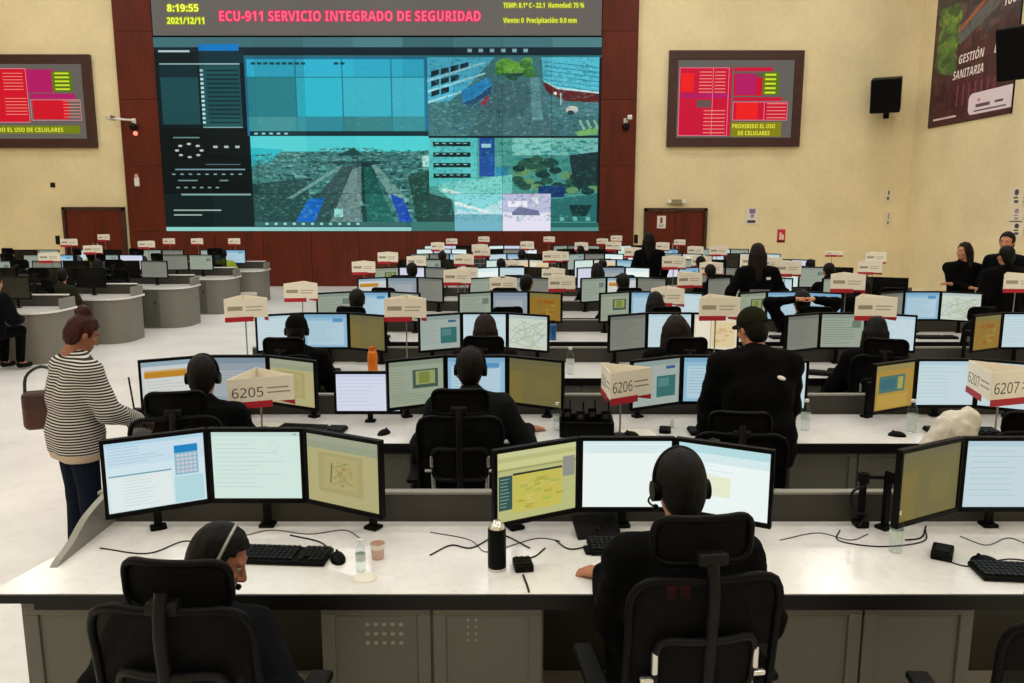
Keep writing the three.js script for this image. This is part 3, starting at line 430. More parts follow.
ROWS.forEach((row, r) => row.st.forEach((X, j) => {
  const pics = (PICS[r] && PICS[r][j]) || [0, 1, 2].map(() => rest[Math.floor(rnd() * rest.length)]);
  const z = -(row.Z + .55), a = R(28), ox = .2125 + .2075 * Math.cos(a), oz = .2075 * Math.sin(a);
  const wh = s => `${s} monitor with # at ${ORD[j]} station from left, ${ROWN[r]} desk row`;
  const [SIDE, MID] = MON[LIFT[r + ':' + j] || 0];
  const grp = `monitors of the ${ROWN[r]} desk row`;
  monitor(SIDE, pics[0], V(X - ox, DESK, z + oz), a, wh('left'), grp);
  monitor(MID, pics[1], V(X, DESK, z), 0, wh('middle'), grp);
  monitor(SIDE, pics[2], V(X + ox, DESK, z + oz), -a, wh('right'), grp);
}));
{ const p = onY(369, 424, DESK); monitor(SMALL_WIDE, 'lavender', V(p.x, DESK, p.z), 0, 'lower wide monitor with # in front of the second desk row monitors'); }

// ---- office chair: seat centre above the origin, sitter faces -z
function makeChair() {
  const g = new THREE.Group(); g.name = 'office_chair';
  for (let k = 0; k < 5; k++) { const a = k * Math.PI * 2 / 5 + .3, c = Math.cos(a), s = Math.sin(a); mesh('base_leg', tube([[.03 * c, .12, .03 * s], [.16 * c, .105, .16 * s], [.3 * c, .08, .3 * s]], .02, 6, 6), M.greyPlastic, g); mesh('caster', cyl(.03, .03, .045, 0, 0, 0, 12).rotateZ(R(90)).rotateY(a).translate(.31 * c, .031, .31 * s), M.black, g); }
  mesh('gas_column', cyl(.024, .032, .34, 0, .26, 0, 12), M.greyPlastic, g);
  mesh('seat', [box(.5, .07, .48, 0, .45, 0, .03), box(.28, .05, .24, 0, .405, .02, .01)], M.blackSoft, g);
  const zb = y => .215 + (y - .58) * .13, ring = (hw, y0, y1, dz, r, rr) => { const P = []; const q = (x, y) => P.push([x, y, zb(y) + dz + .05 * (1 - (x / hw) ** 2) * .6]); const n = 5; for (let i = 0; i <= n; i++) q(-hw + rr + (2 * hw - 2 * rr) * i / n, y0); q(hw - rr * .3, y0 + rr * .3); for (let i = 0; i <= n; i++) q(hw, y0 + rr + (y1 - y0 - 2 * rr) * i / n); q(hw - rr * .3, y1 - rr * .3); for (let i = 0; i <= n; i++) q(hw - rr - (2 * hw - 2 * rr) * i / n, y1); q(-hw + rr * .3, y1 - rr * .3); for (let i = 0; i <= n; i++) q(-hw, y1 - rr - (y1 - y0 - 2 * rr) * i / n); q(-hw + rr * .3, y0 + rr * .3); return tube(P, r, 64, 7, true); };
  const sheet = (hw, y0, y1, dz) => { const s = new THREE.PlaneGeometry(2 * hw, y1 - y0, 10, 6).translate(0, (y0 + y1) / 2, 0), p = s.attributes.position; for (let i = 0; i < p.count; i++) { const x = p.getX(i), y = p.getY(i); p.setZ(i, zb(y) + dz + .05 * (1 - (x / hw) ** 2) * .6); } s.computeVertexNormals(); return s; };
  mesh('back_frame', ring(.228, .58, 1.115, 0, .0135, .07), M.black, g);
  mesh('back_mesh', sheet(.215, .595, 1.1, 0), M.mesh, g);
  mesh('lumbar_frame', ring(.15, .74, .93, .035, .012, .04), M.greyPlastic, g);
  mesh('lumbar_pad', sheet(.14, .75, .92, .035), M.blackSoft, g);
  for (const s of [-1, 1]) {
    mesh('chrome_clip', [box(.018, .07, .02, s * .155, .85, zb(.85) + .04, .006), box(.05, .016, .02, s * .17, .79, zb(.79) + .035, .006)], M.chrome, g);
    mesh('back_support', tube([[s * .15, .77, zb(.77) + .03], [s * .145, .65, zb(.65) + .04], [s * .12, .5, .2], [s * .1, .42, .08]], .013, 10, 6), M.chrome, g);
    mesh('arm_post', tube([[s * .2, .42, .03], [s * .275, .44, .03], [s * .285, .55, .04], [s * .28, .655, .03]], .017, 10, 6), M.greyPlastic, g);
    mesh('arm_pad', box(.075, .03, .27, s * .28, .67, 0, .012), M.black, g);
  }
  mesh('spine', tube([[0, .43, .2], [0, .6, .27], [0, .95, .33], [0, 1.1, .335], [0, 1.17, .315]], .019, 14, 7), M.greyPlastic, g);
  const hr = mesh('headrest', [ring(.15, .58, .72, 0, .012, .04)], M.black, g); hr.position.set(0, .545, .04); hr.rotation.x = -.06;
  const hp = mesh('headrest_mesh', sheet(.142, .587, .713, 0), M.blackSoft, hr);
  mesh('headrest_bracket', box(.09, .04, .04, 0, 1.18, .31, .01), M.greyPlastic, g);
  return g;
}
const CHAIR = makeChair();
function chair(x, Z, turn, label, group = 'black mesh office chairs') { const c = CHAIR.clone(); c.name = numbered('office_chair'); c.position.set(x, 0, -Z); c.rotation.y = turn; scene.add(c); return tag(c, label, 'chair', group); }
const chairLabel = (r, j) => `black mesh office chair at ${ORD[j]} station from left in the ${ROWN[r]} desk row`;
const SEATS = {};                                    // where somebody's chair stands away from the tucked-in place: row:station -> [x, Z, turn]
SEATS['0:0'] = [-.91, 2.30, R(-4), 1, .055]; SEATS['0:1'] = [.54, 2.48, R(7), 1, .0]; SEATS['0:2'] = [1.62, 2.3, R(-6)];
SEATS['1:0'] = [-1.86, 4.42, R(12), .96, .03]; SEATS['1:1'] = [-.285, 4.5, R(0), .95, .02]; SEATS['1:2'] = [1.2, 4.2, R(-8), .94, .06]; SEATS['1:3'] = [2.78, 4.4, R(3), .9, .06];
SEATS['2:0'] = [-1.76, 6.3, 0]; SEATS['2:1'] = [-.2, 6.36, R(-5)]; SEATS['2:2'] = [1.34, 6.3, R(2)]; SEATS['2:3'] = [2.95, 6.22, R(-25)];
ROWS.forEach((row, r) => row.st.forEach((X, j) => { const s = SEATS[r + ':' + j] || [X + (rnd() - .5) * .2, row.Z - .22 - rnd() * .1, R((rnd() - .5) * 30)]; const c = chair(s[0], s[1], s[2], chairLabel(r, j)); c.scale.y = s[3] || .95; for (const q of c.children) if (q.name === 'headrest' || q.name === 'headrest_bracket') q.position.y -= s[4] ?? .03; }));
// ------------------------------------------------------------------ desk signs: three cards folded to an open prism on a thin pole
const cardTex = num => canvas(256, 120, (c, w, h) => {
  c.fillStyle = '#f4eee2'; c.fillRect(0, 0, w, h); c.fillStyle = '#4a473c';
  if (num) { c.save(); c.font = '64px sans-serif'; c.scale(.9, 1); c.fillText(num, 12, 92); c.restore(); c.fillStyle = '#8f8770'; c.fillRect(150, 50, 84, 6); c.fillRect(150, 72, 90, 6); }
  else { c.fillStyle = '#a39c8a'; c.fillRect(18, 48, 88, 26); c.fillStyle = '#b9b19e'; c.fillRect(126, 50, 100, 8); c.fillRect(126, 70, 90, 8); }
});
const CARD = { plain: std(0xffffff, .85, { map: cardTex('') }) };
for (const n of ['6205', '6206', '6207']) CARD[n] = std(0xffffff, .85, { map: cardTex(n) });
const signSpots = [];
function deskSign(x, y, z, foot, turn, label, opt = {}) {
  signSpots.push([x, z]);
  const w = opt.w || .36, h = opt.h || .17, t = thing('desk_sign', label, 'sign', V(x, foot, z), turn, 'numbered card signs on desk poles'), cy = y - foot, rr = w / (2 * Math.sqrt(3));
  mesh('pole', rod([0, 0, 0], [0, cy, 0], .006), M.panelCap, t); mesh('pole_foot', cyl(.045, .05, .012, 0, .006, 0, 18), M.greyPlastic, t); mesh('pole_fork', [rod([0, cy - .02, 0], [-.0, cy - .02, rr], .004), rod([0, cy - .02, 0], [rr * .87, cy - .02, -rr * .5], .004), rod([0, cy - .02, 0], [-rr * .87, cy - .02, -rr * .5], .004)], M.panelCap, t);
  for (let k = 0; k < 3; k++) {
    const a = k * 2 * Math.PI / 3, f = mesh('card', box(w, h, .004), [M.card, M.card, M.card, M.card, CARD[opt.num] || CARD.plain, M.card], t);
    f.position.set(Math.sin(a) * rr, cy + .02, Math.cos(a) * rr); f.rotation.y = a;
    const s = mesh('red_strip', box(w * .66, .042, .005, -w * .17, -h / 2 - .012, .003), M.red, f);
  }
  return t;
}
const rowOf = Z => ROWS.reduce((b, q, i) => Math.abs(q.Z + .35 - Z) < Math.abs(ROWS[b].Z + .35 - Z) ? i : b, 0);
function signAt(px, py, r, turn, label, opt = {}) { const Z = ROWS[r].Z + (opt.dz ?? .38), p = at(px, py, Z); p.x = THREE.MathUtils.clamp(p.x, ROWS[r].x0 + .06, ROWS[r].x1 - .06); return deskSign(p.x, Math.max(p.y, .95), p.z, DESK, R(turn), label, opt); }
signAt(260, 389, 1, 22, 'cream folded card sign reading 6205 over a red strip', { num: '6205', dz: .3, w: .4, h: .16 });
signAt(621, 384, 1, 33, 'cream folded card sign reading 6206 beside a black box', { num: '6206', dz: .16, w: .33 });
signAt(1000, 384, 1, 18, 'cream folded card sign reading 6207 near the right edge', { num: '6207', dz: .2, w: .42, h: .18 });
signAt(165, 309, 2, 24, 'card sign with red strip on tall pole, left end of third desk row');
signAt(406, 309, 2, 4, 'card sign with red strip between first two stations of third desk row');
signAt(716, 308, 2, 3, 'card sign with red strip between second and third stations of third desk row'.replace('second and third', 'third and fourth'));
signAt(871, 308, 2, -2, 'card sign on tall pole beside fourth station of third desk row');
signAt(667, 297, 3, -8, 'tilted card sign at the third station of the fourth desk row');
signAt(846, 283, 3, -12, 'card sign with broad red strip between last stations of fourth desk row');
signAt(278, 292, 3, 8, 'pale card sign by the aisle end of fourth desk row');
signAt(1016, 283, 3, -6, 'card sign at right frame edge before the people in black jackets');
signAt(503, 285, 4, 2, 'card sign with red strip at second station of fifth desk row');
signAt(785, 269, 4, 3, 'card sign with red strip right of the standing woman in vest');
signAt(327, 268, 5, 10, 'lone white card sign on pole at left end of sixth desk row');
signAt(553, 275, 5, 0, 'card sign with red strip between stations two and three, sixth desk row');
signAt(710, 269, 5, -4, 'wide card sign at fourth station of sixth desk row');
signAt(868, 268, 5, -8, 'card sign with red strip at right end of sixth desk row');
signAt(369, 258, 6, 6, 'lone white card sign on pole at left end of seventh desk row');
signAt(891, 258, 6, -3, 'grey card sign on pole at right end of seventh desk row');
signAt(832, 254, 7, 0, 'thin red edged card sign on pole right of eighth desk row', { h: .08 });
[[418, 262], [509, 266], [552, 257], [700, 262], [750, 262]].forEach(([x, y], i) => signAt(x, y, 6, (i * 37) % 20 - 10, `small card sign number ${'one two three four five'.split(' ')[i]} from left amid the seventh desk row`));
[[438, 247], [527, 246], [581, 247], [662, 247]].forEach(([x, y], i) => signAt(x, y, 8, 0, `small far card sign, ${ORD[i]} from left on the ninth desk row`, { w: .3 }));
[[452, 242], [484, 240], [549, 240], [602, 242], [616, 239], [679, 243]].forEach(([x, y], i) => signAt(x, y, 9, 0, `tiny far card sign, ${ORD[i]} from left on the last desk row`, { w: .28, h: .13 }));

for (let r = 4; r < 9; r++) for (let j = 0; j + 1 < ROWS[r].st.length; j++) {
  const x = (ROWS[r].st[j] + ROWS[r].st[j + 1]) / 2 + (rnd() - .5) * .3, z = -(ROWS[r].Z + .25), y = 1.12 + .2 * rnd(), a = (rnd() - .5) * 60;
  if (!signSpots.some(([sx, sz]) => Math.abs(sz - z) < .5 && Math.abs(sx - x) < .55)) deskSign(x, y, z, DESK, R(a), `card sign between ${ORD[j]} and ${ORD[j + 1]} stations from left, ${ROWN[r]} desk row`);
}

// ------------------------------------------------------------------ people: distance fields meshed by surface nets
class Field {
  constructor(lo, hi, c) { this.lo = lo; this.c = c; this.n = [0, 1, 2].map(i => Math.ceil((hi[i] - lo[i]) / c) + 2); this.a = new Float32Array(this.n[0] * this.n[1] * this.n[2]).fill(9); }
  each(lo, hi, f) { const [nx, ny, nz] = this.n, c = this.c, b = i => [Math.max(0, Math.floor((lo[i] - this.lo[i]) / c)), Math.min(this.n[i] - 1, Math.ceil((hi[i] - this.lo[i]) / c))], X = b(0), Y = b(1), Z = b(2); for (let k = Z[0]; k <= Z[1]; k++) for (let j = Y[0]; j <= Y[1]; j++) for (let i = X[0]; i <= X[1]; i++) { const q = i + nx * (j + ny * k); this.a[q] = f(this.a[q], this.lo[0] + i * c, this.lo[1] + j * c, this.lo[2] + k * c); } }
  add(d, lo, hi, k = .03) { const m = k + 2 * this.c; this.each(lo.map(v => v - m), hi.map(v => v + m), (o, x, y, z) => { const e = d(x, y, z), h = Math.max(k - Math.abs(o - e), 0) / k; return Math.min(o, e) - h * h * k * .25; }); return this; }
  cap(A, B, ra, rb = ra, k = .03) {
    const bx = B.x - A.x, by = B.y - A.y, bz = B.z - A.z, bb = bx * bx + by * by + bz * bz || 1e-9, r = Math.max(ra, rb);
    return this.add((x, y, z) => { const px = x - A.x, py = y - A.y, pz = z - A.z, t = Math.min(1, Math.max(0, (px * bx + py * by + pz * bz) / bb)), dx = px - bx * t, dy = py - by * t, dz = pz - bz * t; return Math.sqrt(dx * dx + dy * dy + dz * dz) - ra - (rb - ra) * t; }, [Math.min(A.x, B.x) - r, Math.min(A.y, B.y) - r, Math.min(A.z, B.z) - r], [Math.max(A.x, B.x) + r, Math.max(A.y, B.y) + r, Math.max(A.z, B.z) + r], k);
  }
  ell(C, rx, ry, rz, k = .02) { return this.add((x, y, z) => { const a = (x - C[0]) / rx, b = (y - C[1]) / ry, c = (z - C[2]) / rz, k0 = Math.sqrt(a * a + b * b + c * c), k1 = Math.sqrt((a / rx) ** 2 + (b / ry) ** 2 + (c / rz) ** 2); return k1 < 1e-6 ? -Math.min(rx, ry, rz) : k0 * (k0 - 1) / k1; }, [C[0] - rx, C[1] - ry, C[2] - rz], [C[0] + rx, C[1] + ry, C[2] + rz], k); }
  cut(f) { this.each(this.lo, this.lo.map((v, i) => v + this.n[i] * this.c), (o, x, y, z) => Math.max(o, f(x, y, z))); return this; }
  geo() {
    const [nx, ny, nz] = this.n, a = this.a, id = new Int32Array(a.length).fill(-1), pos = [], idx = [], s1 = 1, s2 = nx, s3 = nx * ny, off = [0, s1, s2, s1 + s2, s3, s1 + s3, s2 + s3, s1 + s2 + s3], E = [[0, 1], [2, 3], [4, 5], [6, 7], [0, 2], [1, 3], [4, 6], [5, 7], [0, 4], [1, 5], [2, 6], [3, 7]];
    for (let k = 0; k < nz - 1; k++) for (let j = 0; j < ny - 1; j++) for (let i = 0; i < nx - 1; i++) {
      const q = i + nx * (j + ny * k); let m = 0; for (let e = 0; e < 8; e++) if (a[q + off[e]] < 0) m |= 1 << e; if (!m || m === 255) continue;
      let x = 0, y = 0, z = 0, n = 0; for (const [u, v] of E) { const p = a[q + off[u]], r = a[q + off[v]]; if ((p < 0) === (r < 0)) continue; const t = p / (p - r); x += (u & 1) + ((v & 1) - (u & 1)) * t; y += (u >> 1 & 1) + ((v >> 1 & 1) - (u >> 1 & 1)) * t; z += (u >> 2) + ((v >> 2) - (u >> 2)) * t; n++; }
      id[q] = pos.length / 3; pos.push(this.lo[0] + (i + x / n) * this.c, this.lo[1] + (j + y / n) * this.c, this.lo[2] + (k + z / n) * this.c);
    }
    const quad = (p, q, r, s, flip) => { if (p < 0 || q < 0 || r < 0 || s < 0) return; if (flip) idx.push(p, r, q, p, s, r); else idx.push(p, q, r, p, r, s); };
    for (let k = 1; k < nz - 1; k++) for (let j = 1; j < ny - 1; j++) for (let i = 1; i < nx - 1; i++) {
      const q = i + nx * (j + ny * k), v = a[q] < 0;
      if (v !== a[q + s1] < 0) quad(id[q - s2 - s3], id[q - s3], id[q], id[q - s2], !v);
      if (v !== a[q + s2] < 0) quad(id[q - s3 - s1], id[q - s1], id[q], id[q - s3], !v);
      if (v !== a[q + s3] < 0) quad(id[q - s1 - s2], id[q - s2], id[q], id[q - s1], !v);
    }
    const g = new THREE.BufferGeometry(); g.setAttribute('position', new THREE.Float32BufferAttribute(pos, 3)); g.setIndex(idx); g.computeVertexNormals(); g.setAttribute('uv', new THREE.Float32BufferAttribute(new Float32Array(pos.length / 3 * 2), 2)); return g;
  }
}
const cache = {}; M.eye = std(0x9a918a, .4);
const memo = (k, f) => cache[k] || (cache[k] = f());
const headGeo = c => memo('head' + c, () => {                               // centre of the head at the origin, face to -z
  const f = new Field([-.13, -.17, -.16], [.13, .15, .14], c);
  f.ell([0, .03, .012], .074, .092, .094, .02).ell([0, -.045, -.03], .056, .066, .06, .03).ell([0, -.085, -.066], .026, .022, .022, .02);
  f.cap(V(0, .012, -.086), V(0, -.028, -.108), .01, .014, .012).ell([.015, -.032, -.096], .01, .009, .011, .008).ell([-.015, -.032, -.096], .01, .009, .011, .008);
  f.cap(V(-.035, .032, -.078), V(.035, .032, -.078), .012, .012, .015).cap(V(-.02, -.062, -.085), V(.02, -.062, -.085), .007, .007, .008).ell([.04, -.02, -.068], .022, .02, .018, .02).ell([-.04, -.02, -.068], .022, .02, .018, .02);
  for (const s of [-1, 1]) f.ell([s * .077, -.005, .012], .011, .03, .019, .008);
  f.cap(V(0, -.04, .015), V(0, -.15, .03), .055, .056, .02);
  return f.geo();
});
const EYE_L = sph(.0095, .031, .012, -.0785), EYE_R = sph(.0095, -.031, .012, -.0785), IRIS_L = sph(.006, .031, .012, -.083), IRIS_R = sph(.006, -.031, .012, -.083);
const hairGeo = (style, c) => memo('hair' + style + c, () => {
  const f = new Field([-.2, -.5, -.2], [.2, .26, .26], c);
  f.ell([0, .036, .014], .086, .108, .106, .02).ell([0, -.03, .055], .07, .07, .055, .03);
  const face = (x, y, z) => -Math.max(z + .05 - .25 * Math.max(0, -y) * 0, y - .078), side = (x, y, z) => -Math.max(y + .012, z - .03), temple = (x, y, z) => -Math.max(z + .03, y - .055);
  if (style === 'long') { f.cap(V(0, -.02, .06), V(0, -.3, .1), .075, .06, .04).cap(V(.065, -.02, .04), V(.08, -.26, .06), .045, .04, .04).cap(V(-.065, -.02, .04), V(-.08, -.26, .06), .045, .04, .04); }
  if (style === 'volume') { f.cap(V(0, 0, .04), V(0, -.2, .06), .1, .1, .05).cap(V(.07, 0, .02), V(.1, -.2, .04), .05, .06, .05).cap(V(-.07, 0, .02), V(-.1, -.2, .04), .05, .06, .05); }
  if (style === 'bun') f.ell([0, .15, .05], .048, .045, .048, .02);
  if (style === 'tail') f.cap(V(0, .04, .11), V(0, -.18, .13), .03, .02, .03);
  f.cut(face); if (style !== 'long' && style !== 'volume') f.cut(side).cut(temple);
  return wrinkle(f.geo(), style === 'short' ? .004 : .008, 30, 1, .35);
});
const capGeo = memo('cap', () => { const f = new Field([-.13, -.05, -.24], [.13, .2, .16], .007); f.ell([0, .045, .014], .093, .108, .113, .02); f.cut((x, y, z) => .035 - y); return f.geo(); });
const brimGeo = memo('brim', () => { const s = new THREE.Shape(); s.absellipse(0, 0, .08, .1, Math.PI, 2 * Math.PI); const g = new THREE.ExtrudeGeometry(s, { depth: .006, bevelEnabled: false }); return g.rotateX(R(90)).rotateX(R(-8)).translate(0, .045, -.06); });
// open hand: wrist at the origin, fingers to -z, palm down, thumb on -x (a right hand palm down)
const handGeo = (curl, c) => memo('hand' + curl + c, () => {
  const f = new Field([-.11, -.12, -.24], [.09, .06, .07], c);
  f.cap(V(0, 0, .05), V(0, 0, 0), .027, .025, .02);
  [[-.03, .074], [-.01, .082], [.01, .076], [.029, .06]].forEach(([x, L], i) => {
    const k = V(x, 0, -.088 + Math.abs(i - 1) * .004); f.cap(V(x * .5, 0, -.005), k, .018, .012, .014);
    let a = -curl * .55, p = k.clone(); for (const [s, r0, r1] of [[.45, .0105, .0095], [.32, .0095, .0085], [.23, .0085, .0075]]) { const q = p.clone().add(V(x * .1 * s, Math.sin(a) * L * s, -Math.cos(a) * L * s)); f.cap(p, q, r0, r1, .004); p = q; a -= curl; }
  });
  f.cap(V(-.012, -.004, -.015), V(-.045, -.012, -.05), .016, .012, .012); f.cap(V(-.045, -.012, -.05), V(-.052, -.02 - curl * .01, -.082), .011, .0095, .004); f.cap(V(-.052, -.02 - curl * .01, -.082), V(-.05, -.028 - curl * .012, -.105), .0095, .008, .004);
  return f.geo();
});
const headsetMat = std(0x9a9a98, .3, { metalness: .4 });
function person(o) {
  const t = thing('person', o.label, 'person', o.p, o.turn || 0, o.group), far = o.far, c = far ? .026 : .014, hc = far ? .009 : .0055;
  const sit = o.sit !== false, hip = sit ? .57 : .93, lean = R(o.lean || 0), ben = R((o.lean || 0) + (o.curve || 0)), side = o.side || 0;
  const u1 = V(side * .5, Math.cos(lean), -Math.sin(lean)).normalize(), u2 = V(side, Math.cos(ben), -Math.sin(ben)).normalize();
  const P = V(0, hip, 0), C = P.clone().addScaledVector(u1, .27), N = C.clone().addScaledVector(u2, .24), hu = V(side * .5, Math.cos(ben * .7), -Math.sin(ben * .7)).normalize(), H = N.clone().addScaledVector(hu, .175).add(V(0, 0, -.035));
  const sw = (o.sw || .185), S = s => N.clone().addScaledVector(u2, -.055).add(V(s * sw, 0, 0)), rb = .62;
  const ik = (s) => { const A = S(s), T = o[s < 0 ? 'L' : 'R'] ? V(...o[s < 0 ? 'L' : 'R']) : (sit ? V(s * .2, .72, -.36) : V(s * .25, .86, -.06)), d = T.clone().sub(A), l1 = .29, l2 = .27; let L = Math.min(d.length(), (l1 + l2) * .995); d.normalize(); const x = (l1 * l1 - l2 * l2 + L * L) / (2 * L), h = Math.sqrt(Math.max(0, l1 * l1 - x * x)); let hint = V(...(o['hint' + (s < 0 ? 'L' : 'R')] || [s * .6, -.6, .5])); hint.addScaledVector(d, -hint.dot(d)).normalize(); return [A, A.clone().addScaledVector(d, x).addScaledVector(hint, h), A.clone().addScaledVector(d, L)]; };
  const arms = { '-1': ik(-1), '1': ik(1) };
  const legs = s => { if (o.legs) return o.legs[s < 0 ? 0 : 1].map(q => V(...q)); return sit ? [V(s * .09, hip - .02, 0), V(s * .13, hip - .02, -.42), V(s * .13, .1, -.36), V(s * .14, .05, -.52)] : [V(s * .09, hip, 0), V(s * .1, .49, -.02), V(s * .1, .09, .02), V(s * .12, .045, -.13)]; };
  const torso = (f, e, wf = 1) => { const g = .0; f.cap(P.clone().add(V(-.075 * wf, .02, 0)), P.clone().add(V(.075 * wf, .02, 0)), .11 + e, .11 + e, .05); for (const s of [-1, 1]) { f.cap(P.clone().add(V(s * .055 * wf, .06, -.005)), C.clone().add(V(s * .07 * wf, 0, 0)), .1 + e, .098 + e, .05); f.cap(C.clone().add(V(s * .07 * wf, 0, 0)), N.clone().addScaledVector(u2, -.1).add(V(s * .085, 0, 0)), .1 + e, .092 + e, .05); f.cap(N.clone().addScaledVector(u2, -.02), S(s).addScaledVector(u2, -.002), .058 + e, .056 + e, .04); } };
  const bb = (pts, m) => [['x', 'y', 'z'].map(k => Math.min(...pts.map(p => p[k])) - m), ['x', 'y', 'z'].map(k => Math.max(...pts.map(p => p[k])) + m)];
  const all = [P, C, N, H, ...arms[-1], ...arms[1], ...legs(-1), ...legs(1)];
  // body
  { const f = new Field(...bb(all, .2), Math.max(c, .018)); torso(f, 0, .95); f.cap(N, H, .053, .05, .03); for (const s of [-1, 1]) { const [a, b, w] = arms[s]; f.cap(a, b, .05, .04, .03).cap(b, w, .04, .028, .03); const [h0, k, an, to] = legs(s); f.cap(h0, k, .085, .058, .04).cap(k, an, .058, .04, .03).cap(an, to, .038, .03, .02); }
    const hm = new THREE.Matrix4().compose(H, new THREE.Quaternion().setFromEuler(new THREE.Euler(R(o.pitch || 0) - ben * .4, R(o.yaw || 0), R(o.roll || 0), 'YXZ')), V(1, 1, 1));
    const gs = [f.geo(), headGeo(hc).clone().applyMatrix4(hm)];
    for (const s of [-1, 1]) { const [a, b, w] = arms[s], d = w.clone().sub(b).normalize(); if (o.flat !== false && Math.abs(w.y - .8) < .06 && d.y < -.1) d.y *= .2, d.normalize(); const od = o[s < 0 ? 'dirL' : 'dirR']; if (od) d.set(...od).normalize(); let up = V(0, 1, 0); if (Math.abs(d.y) > .8) up = V(s * .9, 0, .2); const zx = d.clone().negate(), xx = up.clone().cross(zx).normalize(), yx = zx.clone().cross(xx).normalize(), g = handGeo(o.curl || .45, far ? .01 : .0055).clone(); if (s < 0) { g.scale(-1, 1, 1); const ix = g.index.array; for (let i = 0; i < ix.length; i += 3) { const q = ix[i]; ix[i] = ix[i + 1]; ix[i + 1] = q; } g.computeVertexNormals(); } g.applyMatrix4(new THREE.Matrix4().makeBasis(xx, yx, zx).setPosition(w)); gs.push(g); }
    mesh('body', gs, o.skin || M.skin, t);
    const put = m => { m.applyMatrix4(hm); return m; };
    mesh('iris', IRIS_L, M.brown, put(mesh('eye', EYE_L, M.eye, t))); mesh('iris', IRIS_R, M.brown, put(mesh('eye', EYE_R, M.eye, t)));
    if (o.hair !== 'none') put(mesh('hair', hairGeo(o.hair || 'short', far ? .012 : .008), o.hairMat || HAIR.black, t));
    if (o.cap) { put(mesh('cap', capGeo, o.cap, t)); put(mesh('cap_brim', brimGeo, o.cap, t)); }
    if (o.headset) { const pts = []; for (let k = 0; k <= 12; k++) { const a = -.15 * Math.PI + k / 12 * Math.PI * 1.3; pts.push([Math.cos(a) * .092, .01 + Math.sin(a) * .115 + .02, .0]); } const b = put(mesh('headset', tube(pts, .006, 24, 6), o.headset, t)); for (const s of [-1, 1]) mesh('ear_cushion', cyl(.036, .036, .026, 0, 0, 0, 16).rotateZ(R(90)).translate(s * .088, -.005, .008), M.black, b); mesh('microphone', [tube([[-.09, -.01, 0], [-.098, -.05, -.05], [-.06, -.085, -.1]], .004, 10, 5), sph(.012, -.057, -.086, -.105)], M.black, b); }
  }
  // upper garment
  { const f = new Field(...bb([P, C, N, H, ...arms[-1], ...arms[1]], .2), c), e = o.bulk ?? .018, pts = []; torso(f, e, 1.02);
    for (const s of [-1, 1]) { const [a, b, w] = arms[s], w2 = b.clone().lerp(w, .93), pu = o.sleeve || 0; f.cap(a, b, .052 + e, .044 + e, .035); if (!o.short) f.cap(b, w2, .044 + e, .031 + e * .7, .03); }
    f.cap(N.clone().addScaledVector(u2, -.03), N.clone().addScaledVector(hu, .035), .064 + e * .5, .058 + e * .3, .03);
    if (o.hood) f.ell([N.x, N.y + .0, N.z + .075], .11, .055, .05, .04);
    if (o.hem) { const q = P.clone().add(V(0, -.1, 0)); for (const s of [-1, 1]) f.cap(P.clone().add(V(s * .05, .05, 0)), q.clone().add(V(s * .075, 0, 0)), .11 + e, .115 + e, .05); f.cut((x, y, z) => (hip - o.hem) - y); }
    const g = wrinkle(f.geo(), o.stripes ? .005 : .009, 9, 1, 1.6);
    if (o.stripes) { const p = g.attributes.position, uv = g.attributes.uv; for (let i = 0; i < p.count; i++) { const q = V().fromBufferAttribute(p, i); let bd = 9, v = q.y; for (const s of [-1, 1]) { const [a, b, w] = arms[s]; for (const [m, n, o0] of [[a, b, 0], [b, w, .29]]) { const d = n.clone().sub(m), L = d.length(); d.normalize(); const tt = q.clone().sub(m).dot(d), dist = q.clone().sub(m).addScaledVector(d, -THREE.MathUtils.clamp(tt, 0, L)).length(); if (dist < .066 && tt > (o0 ? 0 : .03) && dist < bd) { bd = dist; v = a.y - (o0 + tt); } } } uv.setXY(i, q.x, v / .0185); } }
    mesh(o.topName || 'jacket', g, o.top, t, o.topLabel);
  }
  // trousers and shoes
  { const f = new Field(...bb([P, ...legs(-1), ...legs(1)], .18), Math.max(c, .017)), g = new Field(...bb([...legs(-1).slice(2), ...legs(1).slice(2)], .09), far ? .015 : .01);
    f.cap(P.clone().add(V(-.07, .01, 0)), P.clone().add(V(.07, .01, 0)), .118, .118, .05);
    for (const s of [-1, 1]) { const [h0, k, an, to] = legs(s); f.cap(h0, k, .1, .07, .04).cap(k, an.clone().lerp(k, .08), .07, .056, .03); g.cap(an.clone().add(V(0, -.03, .015)), to, .045, .038, .03); }
    mesh('trousers', f.geo(), o.bottom || CLOTH.dark, t); mesh('shoes', g.geo(), o.shoes || M.black, t);
  }
  t.scale.setScalar((o.s || 1) * (sit && far ? .945 : 1));
  t.userData.anchor = undefined; delete t.userData.anchor;
  return { t, N, C, P, S, u2, H, arms };
}
const HAIR = { black: dull(0x060505, .6, .35), brown: dull(0x170b08, .6, .35), red: dull(0x330f0a, .5, .4) };
const CLOTH = { dark: dull(0x060607, .95, .2), black: dull(0x040405, .95, .2), navy: dull(0x07080d, .95, .2), jeans: dull(0x141b2a, .95, .2), olive: dull(0x26261a, .95, .2), greyBlue: dull(0x121617, .95, .2), white: std(0xcfc8bb, .9), hivis: std(0x8a9e22, .85), maroon: dull(0x16090b, .95, .2) };
const onDesk = (px, py, seat) => { const p = onY(px, py, DESK + .045); return p; };
// local hand target for a sitter at (x,-Z) turned by a
function localTo(x, Z, a, p) { const d = V(p.x - x, p.y, p.z + Z); d.applyAxisAngle(V(0, 1, 0), -a); return [d.x, d.y, d.z]; }

